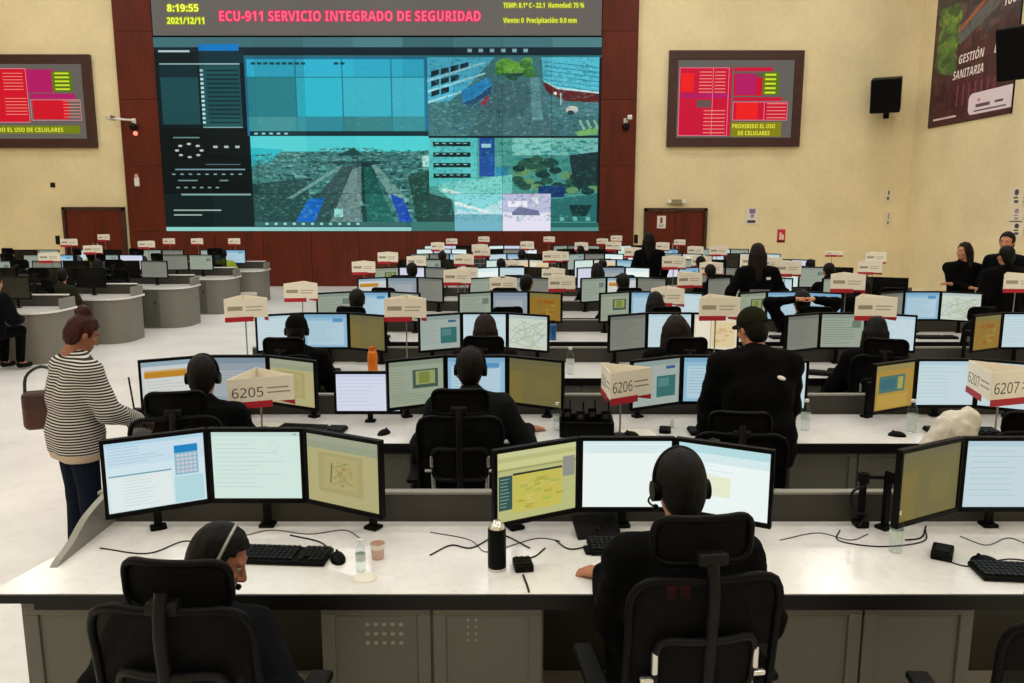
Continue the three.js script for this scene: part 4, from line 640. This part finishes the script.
// front row
{ const [x, Z, a] = [-1.06, 2.12, R(-8)];
  person({ label: 'person slumped in the leftmost front row chair, dark jacket, white headset band', p: V(x, 0, -Z), turn: a, lean: 28, curve: 30, yaw: -76, pitch: -4, roll: 6, top: CLOTH.navy, hood: true, headset: headsetMat, L: localTo(x, Z, a, V(-1.2, .72, -2.62)), R: [.3, .6, -.28], skin: M.skinDark, bulk: .03, sw: .215, s: .93 }); }
{ const [x, Z, a] = [.585, 2.5, R(4)], hand = onY(604, 570, DESK + .04);
  const q = person({ label: 'person in black with headset at middle of the front row, hand on desk', p: V(x, 0, -Z), turn: a, lean: 2, curve: 12, yaw: 2, pitch: -4, top: CLOTH.black, headset: M.greyPlastic, L: localTo(x, Z, a, hand), R: [.2, .74, -.34], bulk: .03, sw: .19, s: .985, curl: .6, hintL: [-.1, -1, .15], dirL: [-.75, -.12, -.65] });
  mesh('jacket_print', [box(.03, .04, .006, -.095, 1.0, .148), box(.03, .04, .006, -.05, 1.0, .15), box(.02, .04, .006, .05, 1.0, .15)], M.red, q.t, 'small red and white lettering across the back'); }
// second row
{ const [x, Z] = [-1.79, 4.46]; person({ label: 'person with dark cropped hair in second row beside the 6205 sign', p: V(x, 0, -Z), turn: R(6), lean: 4, curve: 6, top: CLOTH.black, headset: M.greyPlastic, bulk: .025, s: .96 }); }
{ const [x, Z] = [-.25, 4.62], hand = onY(529, 425, DESK + .045); person({ label: 'person in dark olive sweater in second row resting right hand on desk', p: V(x, 0, -Z), lean: 7, curve: 6, yaw: -6, top: CLOTH.greyBlue, topName: 'sweater', headset: M.greyPlastic, R: localTo(x, Z, 0, hand), bulk: .03, sw: .19, s: .97, hintR: [.5, -.9, .2], dirR: [.85, -.05, -.5] }); }
{ const [x, Z] = [1.435, 4.50]; const q = person({ label: 'big person in black jacket and dark cap standing over the second row', p: V(x, 0, -Z), turn: R(2), sit: false, lean: 12, curve: 10, yaw: 18, pitch: -8, top: CLOTH.black, cap: dull(0x1c1c10, .95, .2), hair: 'short', L: [-.24, .86, -.36], R: [.26, .84, -.34], bulk: .045, sw: .205, hood: true, s: .92, hem: .16 });
  const e = mesh('jacket_emblem', sph(.017, 0, 0, 0, 1.6, .8, .3), M.white, q.t, 'small white emblem on the right shoulder'); e.position.set(.1, 1.33, .068); e.rotation.z = R(-20); e.rotation.x = R(-25); }
// third row
const third = [[-1.76, 6.36, 'short', 'person in black with cap in third row, leftmost', CLOTH.black, 0], [-.22, 6.38, 'long', 'long haired person in third row beside white city map screen', CLOTH.maroon, 4], [1.34, 6.36, 'volume', 'broad haired person in third row before a cream page screen', CLOTH.black, 2]];
for (const [x, Z, hair, label, top, yaw] of third) person({ label, p: V(x, 0, -Z), hair, yaw, lean: 4, curve: 6, top, headset: M.greyPlastic, cap: hair === 'short' ? CLOTH.dark : null, hairMat: hair === 'short' ? HAIR.black : HAIR.brown, bulk: .03, sw: .2, s: 1.0, far: true });
person({ label: 'person in black leaning forward in third row, fourth station', p: V(2.92, 0, -6.3), turn: R(-20), lean: 8, curve: 10, yaw: -10, hair: 'long', top: CLOTH.black, s: 1.0, far: true, bulk: .03 });
person({ label: 'person in dark clothes bending at right frame edge in third row', p: V(4.85, 0, -6.2), turn: R(35), sit: false, lean: 30, curve: 24, pitch: -16, top: CLOTH.black, bottom: CLOTH.dark, L: [-.26, .84, -.48], R: [.26, .84, -.48], bulk: .04, s: 1, far: true });
// fourth row
person({ label: 'person with round dark hair at first station of fourth row', p: V(-1.62, 0, -8.22), lean: 4, curve: 6, hair: 'short', top: CLOTH.black, s: 1.02, far: true });
person({ label: 'dark haired person at third station of fourth row beside tilted sign', p: V(1.5, 0, -8.2), lean: 6, curve: 8, hair: 'long', top: CLOTH.navy, s: 1, far: true });
person({ label: 'person stretching both arms behind the head in fourth row', p: V(2.98, 0, -8.2), lean: -4, curve: 0, pitch: 4, hair: 'short', top: CLOTH.black, L: [-.1, 1.3, .1], R: [.1, 1.3, .1], hintL: [-1, .4, -.1], hintR: [1, .4, -.1], s: 1.02, far: true, flat: false });
// fifth row and beyond
const seated = [[4, .18, 'round dark haired person at second station of fifth row', 'short', CLOTH.black], [4, 1.42, 'person in navy top at third station of fifth row', 'short', CLOTH.navy], [4, 4.5, 'person seated before dark screens at right end of fifth row', 'long', CLOTH.black],
  [5, -1.5, 'person with dark hair at first station of sixth row', 'short', CLOTH.black], [5, 1.3, 'person hunched at third station of sixth row', 'long', CLOTH.black], [5, 3.0, 'person in dark top at fourth station of sixth row', 'short', CLOTH.navy], [5, 4.78, 'person centred before a mint screen at the last station of sixth row', 'short', CLOTH.black],
  [6, -.2, 'person with dark hair at second station of seventh row', 'short', CLOTH.black], [6, 1.6, 'person in dark jacket at third station of seventh row', 'short', CLOTH.navy], [6, 3.3, 'person at fourth station of seventh row left of the standing woman', 'short', CLOTH.black], [6, 5.2, 'person at right end of seventh row beneath pole sign', 'short', CLOTH.black], [7, -1.4, 'person in blue top at first station of eighth row', 'short', CLOTH.navy], [7, .2, 'person in dark top at second station of eighth row', 'short', CLOTH.black], [8, 1.5, 'person in dark top at third station of ninth row', 'short', CLOTH.black]];
for (const [r, x, label, hair, top] of seated) { const Z = ROWS[r].Z - .27; person({ label, p: V(x, 0, -Z), turn: R((rnd() - .5) * 16), lean: 2 + rnd() * 6, curve: 4 + rnd() * 8, yaw: (rnd() - .5) * 30, hair, top, s: .98 + rnd() * .06, far: true, group: 'people seated in the far desk rows' }); }
{ const q = person({ label: 'long haired woman standing mid hall in dark vest with lettered back', p: V(3.02, 0, -9.85), sit: false, hair: 'long', hairMat: HAIR.brown, yaw: -8, top: CLOTH.black, topName: 'vest', L: [-.32, .95, -.1], R: [.28, .92, -.12], bulk: .026, s: .995, far: true, hem: .1 });
  mesh('vest_lettering', [0, 1].map(k => box(.24 - k * .03, .03, .012, 0, 1.18 - k * .06, .135)), std(0x77767a, .7), q.t, 'two lines of grey lettering'); const e = mesh('vest_badge', box(.05, .03, .01, .1, 1.33, .13), M.white, q.t); }
person({ label: 'long haired person in black standing before the right hand door', p: V(2.35, 0, -13.75), sit: false, hair: 'long', yaw: -20, top: CLOTH.black, s: 1.0, far: true });
// people standing by the right wall
person({ label: 'long haired woman in black standing with folded arms by right wall', p: V(6.3, 0, -11.2), turn: R(150), sit: false, hair: 'long', hairMat: HAIR.brown, yaw: -45, top: CLOTH.black, L: [.12, 1.16, -.2], R: [-.12, 1.12, -.22], s: .97, far: true, flat: false });
{ const q = person({ label: 'person in black jacket with white lettering standing at right, seen from behind', p: V(6.02, 0, -9.75), turn: R(4), sit: false, hair: 'short', top: CLOTH.black, bulk: .04, sw: .21, s: .98, far: true, hem: .14 }); mesh('jacket_lettering', box(.14, .025, .01, .02, 1.34, .14), M.white, q.t, 'small white lettering between the shoulders'); }
person({ label: 'tallest dark haired person at right, half hidden behind the lettered jacket', p: V(6.62, 0, -10.75), turn: R(130), sit: false, hair: 'short', top: CLOTH.navy, s: 1.06, far: true });
// woman in stripes with a bag
{ const stripe = noiseTex(16, (x, y) => y < 7 ? [214, 210, 204] : [22, 22, 26]); stripe.magFilter = THREE.LinearFilter;
  const [x, Z, a] = [-2.63, 4.66, R(-38)];
  const q = person({ label: 'woman in black and white striped cardigan standing beside second desk row', p: V(x, 0, -Z), turn: a, sit: false, hair: 'bun', hairMat: HAIR.red, yaw: -4, pitch: -22, lean: 3, curve: 6, top: std(0xffffff, .9, { map: stripe }), topName: 'striped_cardigan', stripes: true, L: [-.2, 1.02, -.24], R: [.2, 1.0, -.34], bottom: CLOTH.jeans, bulk: .034, s: .885, hem: .1, sw: .18, skin: M.skinDark });
  const f = new Field([-.3, .7, -.3], [.3, 1.1, .3], .012); f.cap(V(-.085, .93, 0), V(.085, .93, 0), .137, .137, .05).cap(V(-.085, .83, 0), V(.085, .83, 0), .135, .135, .05).cut((x, y, z) => .78 - y).cut((x, y, z) => y - .9); mesh('undershirt', f.geo(), std(0xc2ad98, .9), q.t);
  const p = V(x, 0, -Z), off = V(-.285, 0, .05).applyAxisAngle(V(0, 1, 0), a).multiplyScalar(.97);
  const b = thing('handbag', 'small brown leather handbag hanging from the striped woman\'s left arm', 'bag', V(x + off.x, .95, -Z + off.z), a + R(60));
  mesh('bag_body', new RoundedBoxGeometry(.24, .24, .1, 4, .04), M.brown, b); mesh('flap', box(.235, .12, .104, 0, .06, .004, .03), std(0x3c1a13, .5), b); mesh('strap', tube([[-.1, .1, 0], [-.08, .22, 0], [0, .27, 0], [.08, .22, 0], [.1, .1, 0]], .01, 16, 6), std(0x1f2a22, .6), b);
}
// ------------------------------------------------------------------ things on the desks
const KEYB = (() => { const g = new THREE.Group(); g.name = 'keyboard'; mesh('case', box(.44, .02, .145, 0, .012, 0, .006), M.black, g); const k = []; for (let j = 0; j < 5; j++) for (let i = 0; i < 20; i++) if (i !== 14 && !(i > 15 && j > 3 && i === 16)) k.push(box(.0175, .008, .0205, -.203 + i * .0214, .026, -.054 + j * .026)); const q = mesh('keys', k, M.keys, g); q.userData.kind = 'stuff'; return g; })();
function keyboard(x, z, turn, label) { const c = KEYB.clone(); c.name = numbered('keyboard'); c.position.set(x, DESK, z); c.rotation.y = turn; scene.add(c); return tag(c, label, 'keyboard', 'keyboards'); }
const MOUSEG = (() => { const s = new THREE.SphereGeometry(1, 20, 12, 0, Math.PI * 2, 0, Math.PI / 2).scale(.031, .032, .055); return s; })(), WHEEL = cyl(.008, .008, .008, 0, 0, 0, 12).rotateZ(R(90)).translate(0, .028, -.025);
function mouse(x, z, turn, label) { const t = thing('computer_mouse', label, 'mouse', V(x, DESK, z), turn, 'computer mice'); mesh('shell', MOUSEG, M.black, t); mesh('wheel', WHEEL, M.greyPlastic, t); return t; }
const lathe = (pts, n = 24) => new THREE.LatheGeometry(pts.map(p => new THREE.Vector2(...p)), n);
const BOTTLE = lathe([[0, .002], [.03, .002], [.032, .01], [.031, .06], [.0325, .065], [.031, .07], [.032, .13], [.028, .16], [.014, .185], [.012, .2]]), WATER = cyl(.028, .028, .07, 0, .04, 0), BCAP = cyl(.015, .015, .018, 0, .207, 0, 16);
function bottle(p, label, cap = M.capWhite, s = 1) { const t = thing('plastic_bottle', label, 'bottle', p, 0); mesh('body', BOTTLE, M.clear, t); mesh('label_band', lathe([[.0325, .075], [.0325, .12]]), std(0xc7d6cf, .6), t); mesh('cap', BCAP, cap, t); t.scale.setScalar(s); return t; }
const cable = (pts, label, mat = M.edge, r = .0035) => solo('cable', tube(pts.map(([x, y]) => { const p = onY(x, y, DESK + r); return p; }), r, 40, 5), mat, label, 'cable');
M.cableGrey = std(0x55544f, .6);
const D = (x, y) => onY(x, y, DESK);
{
  let p = D(277, 558); keyboard(p.x, p.z, R(-4), 'black keyboard at first station of the front desk row');
  p = D(338, 560); mouse(p.x, p.z, R(20), 'black mouse beside the leftmost front row keyboard');
  p = D(1034, 576); keyboard(p.x, p.z, R(-6), 'black keyboard at right edge of the front desk row');
  p = D(985, 563); mouse(p.x, p.z, R(60), 'small black mouse near right edge of front desk row');
  p = D(640, 548); keyboard(p.x, p.z, R(3), 'black keyboard behind the person in middle of front row');
  p = D(361, 571); bottle(p, 'clear plastic bottle beside the mouse in front row', M.capWhite, .62);
  p = D(365, 578); solo('paper_coaster', cyl(.045, .045, .003, 0, .0015, 0), M.paper, 'small white paper disc under clear bottle in front row', 'coaster', V(p.x, DESK, p.z));
  p = D(378, 558); { const t = thing('paper_cup', 'small white and pink cup between bottle and monitors, front row', 'cup', p); mesh('cup', lathe([[0, .002], [.024, .002], [.03, .065], [.028, .065], [.022, .006], [0, .006]]), std(0xd9b8a8, .7), t); mesh('rim_band', lathe([[.0285, .045], [.0312, .066]]), M.white, t); }
  p = D(497, 569); { const t = thing('tumbler', 'tall black tumbler with silver lid beside yellow screen, front row', 'tumbler', p); mesh('body', lathe([[0, .012], [.036, .012], [.037, .02], [.036, .17], [.033, .175], [0, .175]]), M.black, t); mesh('base_ring', cyl(.037, .038, .012, 0, .006, 0), M.chrome, t); mesh('lid', lathe([[0, .205], [.014, .205], [.018, .195], [.028, .19], [.033, .175]]), M.chrome, t); }
  p = D(523, 568); { const t = thing('keypad_box', 'small square black keypad beside the tumbler in front row', 'keypad', p, R(8)); mesh('case', box(.075, .03, .09, 0, .015, 0, .006), M.black, t); const k = []; for (let i = 0; i < 3; i++) for (let j = 0; j < 3; j++) k.push(box(.017, .006, .02, -.022 + i * .022, .032, -.026 + j * .026)); mesh('keys', k, M.greyPlastic, t).userData.kind = 'stuff'; }
  p = D(942, 556); { const t = thing('desk_phone', 'flat black device box near right end of front row', 'device', p, R(-32)); mesh('case', box(.08, .035, .12, 0, .0175, 0, .008), M.black, t); mesh('button_pad', box(.055, .006, .07, 0, .037, .01), M.keys, t); }
  p = D(588, 553); solo('mobile_phone', box(.15, .012, .075, 0, .006, 0, .005), M.black, 'black mobile phone by the front row person\'s left hand', 'phone', V(p.x + .06, DESK, p.z - .02), R(4));
  p = D(895, 552); bottle(p, 'clear empty plastic bottle beside olive screen in front row', M.capWhite, .85);
  p = D(600, 538); { const t = thing('document_stand', 'dark slanted document holder left of front row headset wearer', 'holder', p, R(14)); mesh('board', box(.2, .12, .012, 0, .06, 0).rotateX(R(-55)), M.black, t); mesh('prop', rod([0, .002, -.06], [0, .04, -.02], .006), M.greyPlastic, t); }
  const post = (px, py, label, dir) => { const q = D(px, py), t = thing('clamp_post', label, 'post', q); mesh('clamp', box(.06, .03, .06, 0, .015, 0, .006), M.black, t); mesh('pole', cyl(.016, .016, .26, 0, .13, 0), M.black, t); mesh('arm', [rod([0, .235, 0], [dir * .17, .235, .02], .011), box(.04, .05, .04, 0, .23, 0, .006)], M.greyPlastic, t); mesh('loose_cable', tube([[0, .2, .02], [-.06 * dir, .17, .03], [-.05 * dir, .09, .04], [.01, .06, .03], [-.03 * dir, .02, .05]], .006, 24, 5), M.edge, t); };
  post(860, 526, 'black post with arm and tangled cable left of olive screen', 1);
  cable([[430, 555], [452, 545], [470, 548], [500, 535], [530, 548]], 'thin dark cable crossing front row desk behind the tumbler'); cable([[523, 575], [527, 585], [529, 592]], 'short cable leaving the small keypad toward desk edge', M.edge, .004);
  cable([[545, 548], [535, 556], [525, 559]], 'short cable joining keypad to the yellow screen side'); cable([[100, 548], [150, 553], [185, 541], [215, 548], [240, 545]], 'grey cable under the leftmost front row monitors', M.greyPlastic, .003);
  cable([[945, 560], [965, 566], [985, 563], [1010, 559], [1030, 561]], 'thin grey mouse cable near right edge of front row', M.greyPlastic, .003); cable([[840, 530], [838, 540], [870, 546], [905, 545], [925, 540], [925, 528]], 'looped grey cable around the black post in front row', M.greyPlastic, .003);
  cable([[430, 532], [470, 540], [486, 552], [500, 549], [540, 538], [560, 541]], 'thin grey cable running along the back of front row desk', M.cableGrey, .0025); cable([[200, 532], [240, 536], [270, 530], [310, 534], [345, 530], [360, 538]], 'thin grey cable behind leftmost front row keyboard', M.cableGrey, .0025); cable([[780, 540], [820, 533], [850, 540], [868, 534]], 'thin grey cable left of the black post in front row', M.cableGrey, .0025); cable([[960, 536], [985, 545], [1010, 538], [1035, 548]], 'thin grey cable under the rightmost front row monitors', M.cableGrey, .0025);
  cable([[290, 535], [320, 542], [332, 552]], 'short black mouse cable behind front row keyboard'); cable([[905, 540], [920, 538], [926, 526]], 'black cable hanging below the olive screen'); cable([[555, 540], [570, 549], [590, 545], [610, 532]], 'thin dark cable between yellow and white screens, front row');
  // second row
  p = D(312, 431); keyboard(p.x, p.z, R(-8), 'black keyboard under the lavender screen in second row');
  p = D(384, 434); mouse(p.x, p.z, R(-30), 'black mouse right of the lavender screen in second row');
  const sheets = [[285, 432, 20, 'white paper sheet near the 6205 sign'], [268, 429, -12, 'white paper sheet partly under the 6205 sign'], [640, 436, 6, 'white paper sheet at foot of the 6206 sign'], [345, 360, 8, 'white paper sheet on third row desk by orange bottle']];
  sheets.forEach(([x, y, a, l], i) => { const q = i < 3 ? D(x, y) : onY(x, y, DESK); solo('paper_sheet', box(.21, .002, .297, 0, .001 + i * .0005, 0), M.paper, l, 'paper', q, R(a), 'paper sheets'); });
  p = D(275, 433); solo('red_folder', box(.2, .012, .14, 0, .006, 0, .003), M.red, 'small red folder on second row desk by 6205 sign', 'folder', p, R(24));
  { const q = D(586, 433), t = thing('equipment_box', 'black open crate holding handsets beside the 6206 sign', 'crate', q, R(-3)), w = .33, h = .1, d = .22; mesh('tray', [box(w, .01, d, 0, .005, 0), box(w, h, .012, 0, h / 2, d / 2, .004), box(w, h, .012, 0, h / 2, -d / 2, .004), box(.012, h, d, w / 2, h / 2, 0, .004), box(.012, h, d, -w / 2, h / 2, 0, .004)], M.black, t); for (let k = 0; k < 4; k++) { const r = thing('radio_handset', `dark radio handset standing in the crate, ${ORD[k]} from left`, 'radio', V(q.x - .12 + k * .08, DESK + .01, q.z + (k % 2 ? .03 : -.03)), 0, 'handsets in the crate'); mesh('case', box(.055, .15, .035, 0, .075, 0, .008), k % 2 ? M.greyPlastic : M.black, r); mesh('antenna', rod([.018, .15, 0], [.018, .2, 0], .005), M.black, r); mesh('speaker_grille', box(.035, .03, .004, 0, .11, .018), M.panel, r); } }
  p = D(557, 430); bottle(p, 'slim clear bottle beside the black crate in second row', M.capWhite, .85); p = D(805, 430); bottle(p, 'clear bottle at right of the standing person in black jacket', M.capWhite, .95); p = D(911, 432); bottle(p, 'clear bottle before orange screen in second row', M.capWhite, 1);
  p = D(897, 436); mouse(p.x, p.z, R(70), 'black mouse beside clear bottle under the orange screen'); p = D(665, 432); solo('desk_handset', box(.075, .03, .1, 0, .015, 0, .01), M.black, 'small black handset right of the 6206 sign pole', 'handset', p, R(-12));
  p = D(631, 436); mouse(p.x, p.z, R(60), 'black mouse on paper at foot of 6206 sign');
  p = D(672, 428); solo('small_bottle', lathe([[0, 0], [.013, 0], [.013, .05], [.006, .06], [.006, .075], [0, .075]]), M.capWhite, 'tiny white bottle behind black handset in second row', 'bottle', p);
  { const q = D(140, 426), t = thing('two_way_radio', 'black two way radio with long antenna at left end of second row', 'radio', V(Math.max(q.x, -2.5), DESK, q.z)); mesh('case', box(.09, .12, .07, 0, .06, 0, .012), M.black, t); mesh('antenna', rod([-.03, .12, 0], [-.05, .33, 0], .006), M.black, t); mesh('cradle', box(.13, .03, .1, 0, .015, 0, .008), M.greyPlastic, t); }
  p = onY(373, 374, DESK); { const t = thing('drink_bottle', 'orange drink bottle standing on third row desk', 'bottle', p); mesh('body', lathe([[0, 0], [.042, 0], [.044, .01], [.042, .1], [.045, .14], [.04, .19], [.03, .21], [0, .215]]), M.orange, t); mesh('cap', cyl(.03, .032, .03, 0, .225, 0), std(0xc25a12, .4), t); }
  p = onY(570, 374, DESK); bottle(p, 'clear bottle on third row desk left of grey screen', M.capWhite, 1.1); p = onY(553, 340, DESK); { const t = thing('drink_bottle', 'blue drink bottle on the fourth row desk', 'bottle', p); mesh('body', lathe([[0, 0], [.036, 0], [.037, .15], [.03, .18], [0, .185]]), M.blue, t); mesh('cap', cyl(.02, .02, .03, 0, .2, 0), M.edge, t); }
  p = onY(815, 374, DESK); keyboard(p.x, p.z, R(-20), 'black keyboard on third row desk left of fourth station');
  // third to fifth rows: keyboards at the stations
  for (let r = 1; r < 5; r++) ROWS[r].st.forEach((X, j) => { if (r === 1 && j === 0) return; keyboard(X + (rnd() - .5) * .1, -(ROWS[r].Z + .22), R((rnd() - .5) * 8), `black keyboard at ${ORD[j]} station from left in the ${ROWN[r]} desk row`); });
  // knitted garment over the chair at the 6207 station
  { const f = new Field([2.1, .7, -4.75], [2.75, 1.2, -3.9], .012), gx = -.06; f.cap(V(2.48, 1.06, -4.22), V(2.36, 1.0, -4.2), .05, .06, .05).cap(V(2.38, 1.02, -4.2), V(2.25, .9, -4.17), .06, .05, .05).cap(V(2.42, 1.0, -4.17), V(2.34, .86, -4.12), .05, .04, .05).cap(V(2.48, 1.05, -4.2), V(2.44, .84, -4.12), .045, .035, .04); solo('knit_garment', wrinkle(f.geo(), .015, 20, 1, .5), CLOTH.white, 'white knitted garment draped over chair beside the 6207 sign', 'garment'); }
}
// ------------------------------------------------------------------ left block: desks with rounded ends beyond the aisle
M.deskGrey = std(0x77746a, .5);
const LROWS = [{ Z: 10.95, xr: -6.42 }, { Z: 12.65, xr: -6.2 }, { Z: 14.4, xr: -5.92 }, { Z: 16.3, xr: -5.78 }, { Z: 18.3, xr: -5.75 }];
const foot = (xl, xr, d, e) => { const s = new THREE.Shape(), q = .42; s.moveTo(xl, e); s.lineTo(xr - q, e); s.quadraticCurveTo(xr - e, e, xr - e, q); s.lineTo(xr - e, d - e); s.lineTo(xl, d - e); return s; };
const slab = (s, y, h) => new THREE.ExtrudeGeometry(s, { depth: h, bevelEnabled: false, curveSegments: 14 }).rotateX(-Math.PI / 2).translate(0, y, 0);
LROWS.forEach(({ Z, xr }, r) => {
  const xl = xr - 7.2, t = thing('curved_desk', `grey desk with rounded end, ${ORD[r]} from front in the left block`, 'desk', V(0, 0, -Z), 0, 'round ended desks of the left block');
  mesh('body', slab(foot(xl, xr, .78, .03), 0, .71), M.deskGrey, t); mesh('top', slab(foot(xl, xr, .8, 0), .71, .03), M.desk, t); mesh('plinth', slab(foot(xl, xr, .76, .06), 0, .001).translate(0, .0, 0), M.edge, t);
  mesh('back_panel', box(xr - xl - .1, .17, .03, (xl + xr) / 2 - .05, .82, -.77), M.panel, t); mesh('panel_cap', box(xr - xl - .1, .02, .05, (xl + xr) / 2 - .05, .91, -.77, .006), M.desk, t); mesh('end_cheek', box(.03, .15, .4, xr - .03, .815, -.58, .01), M.panelCap, t);
  for (let k = 0; k < 6; k++) { const x = xr - .75 - k * .62; const d = mesh('door', DOOR, M.door, t); d.scale.set(1.3, 1, 1); d.position.set(x, .37, .0 - .03); const h = mesh('handle', HANDLE, M.handle, d); h.position.set(.16, .1, 0); }
  for (let j = 0; j < 4; j++) {
    const X = xr - 1.0 - j * 1.45, off = r === 1 && j < 2, set = off ? ['off', 'off'] : [['greygreen', 'paleblue', 'off', 'grey', 'teal'][(r + j) % 5], ['off', 'greygreen', 'lavender', 'blue', 'grey'][(r * 2 + j) % 5]];
    set.forEach((k, i) => monitor(WIDE, k, V(X + (i - .5) * .54, .74, -(Z + .5)), R(i ? -6 : 6), `${i ? 'right' : 'left'} monitor with # at ${ORD[j]} station from aisle, ${ORD[r]} left block desk`, 'left block monitors'));
    chair(X + (rnd() - .5) * .3, Z - .3 - rnd() * .15, R((rnd() - .5) * 60), `black mesh office chair at ${ORD[j]} station from aisle, ${ORD[r]} left block desk`);
  }
});
[[52, 258, 1], [95, 250, 2], [71, 243, 3], [148, 245, 3], [105, 238, 4], [170, 242, 4], [198, 242, 4], [235, 242, 4]].forEach(([x, y, r], i) => { const Z = LROWS[r].Z + .55, p = at(x, y, Z); deskSign(p.x, p.y, p.z, .74, R(6), `small card sign on the left block, ${ORD[i]} counting rows from the front`, { w: r > 3 ? .27 : .34, h: .13 }); });
person({ label: 'person in olive jacket seated at second left block desk', p: V(-7.0, 0, -12.3), lean: 6, curve: 10, top: CLOTH.olive, far: true, s: .95, yaw: 20 });
person({ label: 'person in yellow green vest seated at last left block desk', p: V(-6.45, 0, -17.95), lean: 14, curve: 16, top: CLOTH.hivis, topName: 'vest', far: true, s: .98, turn: R(20) });
person({ label: 'person in pale yellow top at far left block desk near left door', p: V(-9.45, 0, -17.85), lean: 6, curve: 8, top: std(0xb9b04a, .9), far: true, s: .97 });
person({ label: 'person in dark jacket seated at third left block desk', p: V(-7.3, 0, -14.0), lean: 6, curve: 8, top: CLOTH.black, far: true, s: .97, hair: 'long' });
person({ label: 'person in dark navy coat seated at the left frame edge', p: V(-6.86, 0, -10.35), turn: R(-10), lean: 8, curve: 12, top: CLOTH.navy, bottom: CLOTH.black, bulk: .045, far: true, s: 1.02 });
{ const p = onY(249, 309, 0), t = thing('waste_bin', 'small pale bin on floor beside the rounded left block desk', 'bin', p); mesh('bucket', lathe([[0, .005], [.15, .005], [.18, .34], [.165, .34], [.14, .02], [0, .02]]), std(0xb9b6ae, .6), t); mesh('rim', new THREE.TorusGeometry(.175, .012, 8, 24).rotateX(R(90)).translate(0, .34, 0), M.white, t); }
renderer.render(scene, camera);
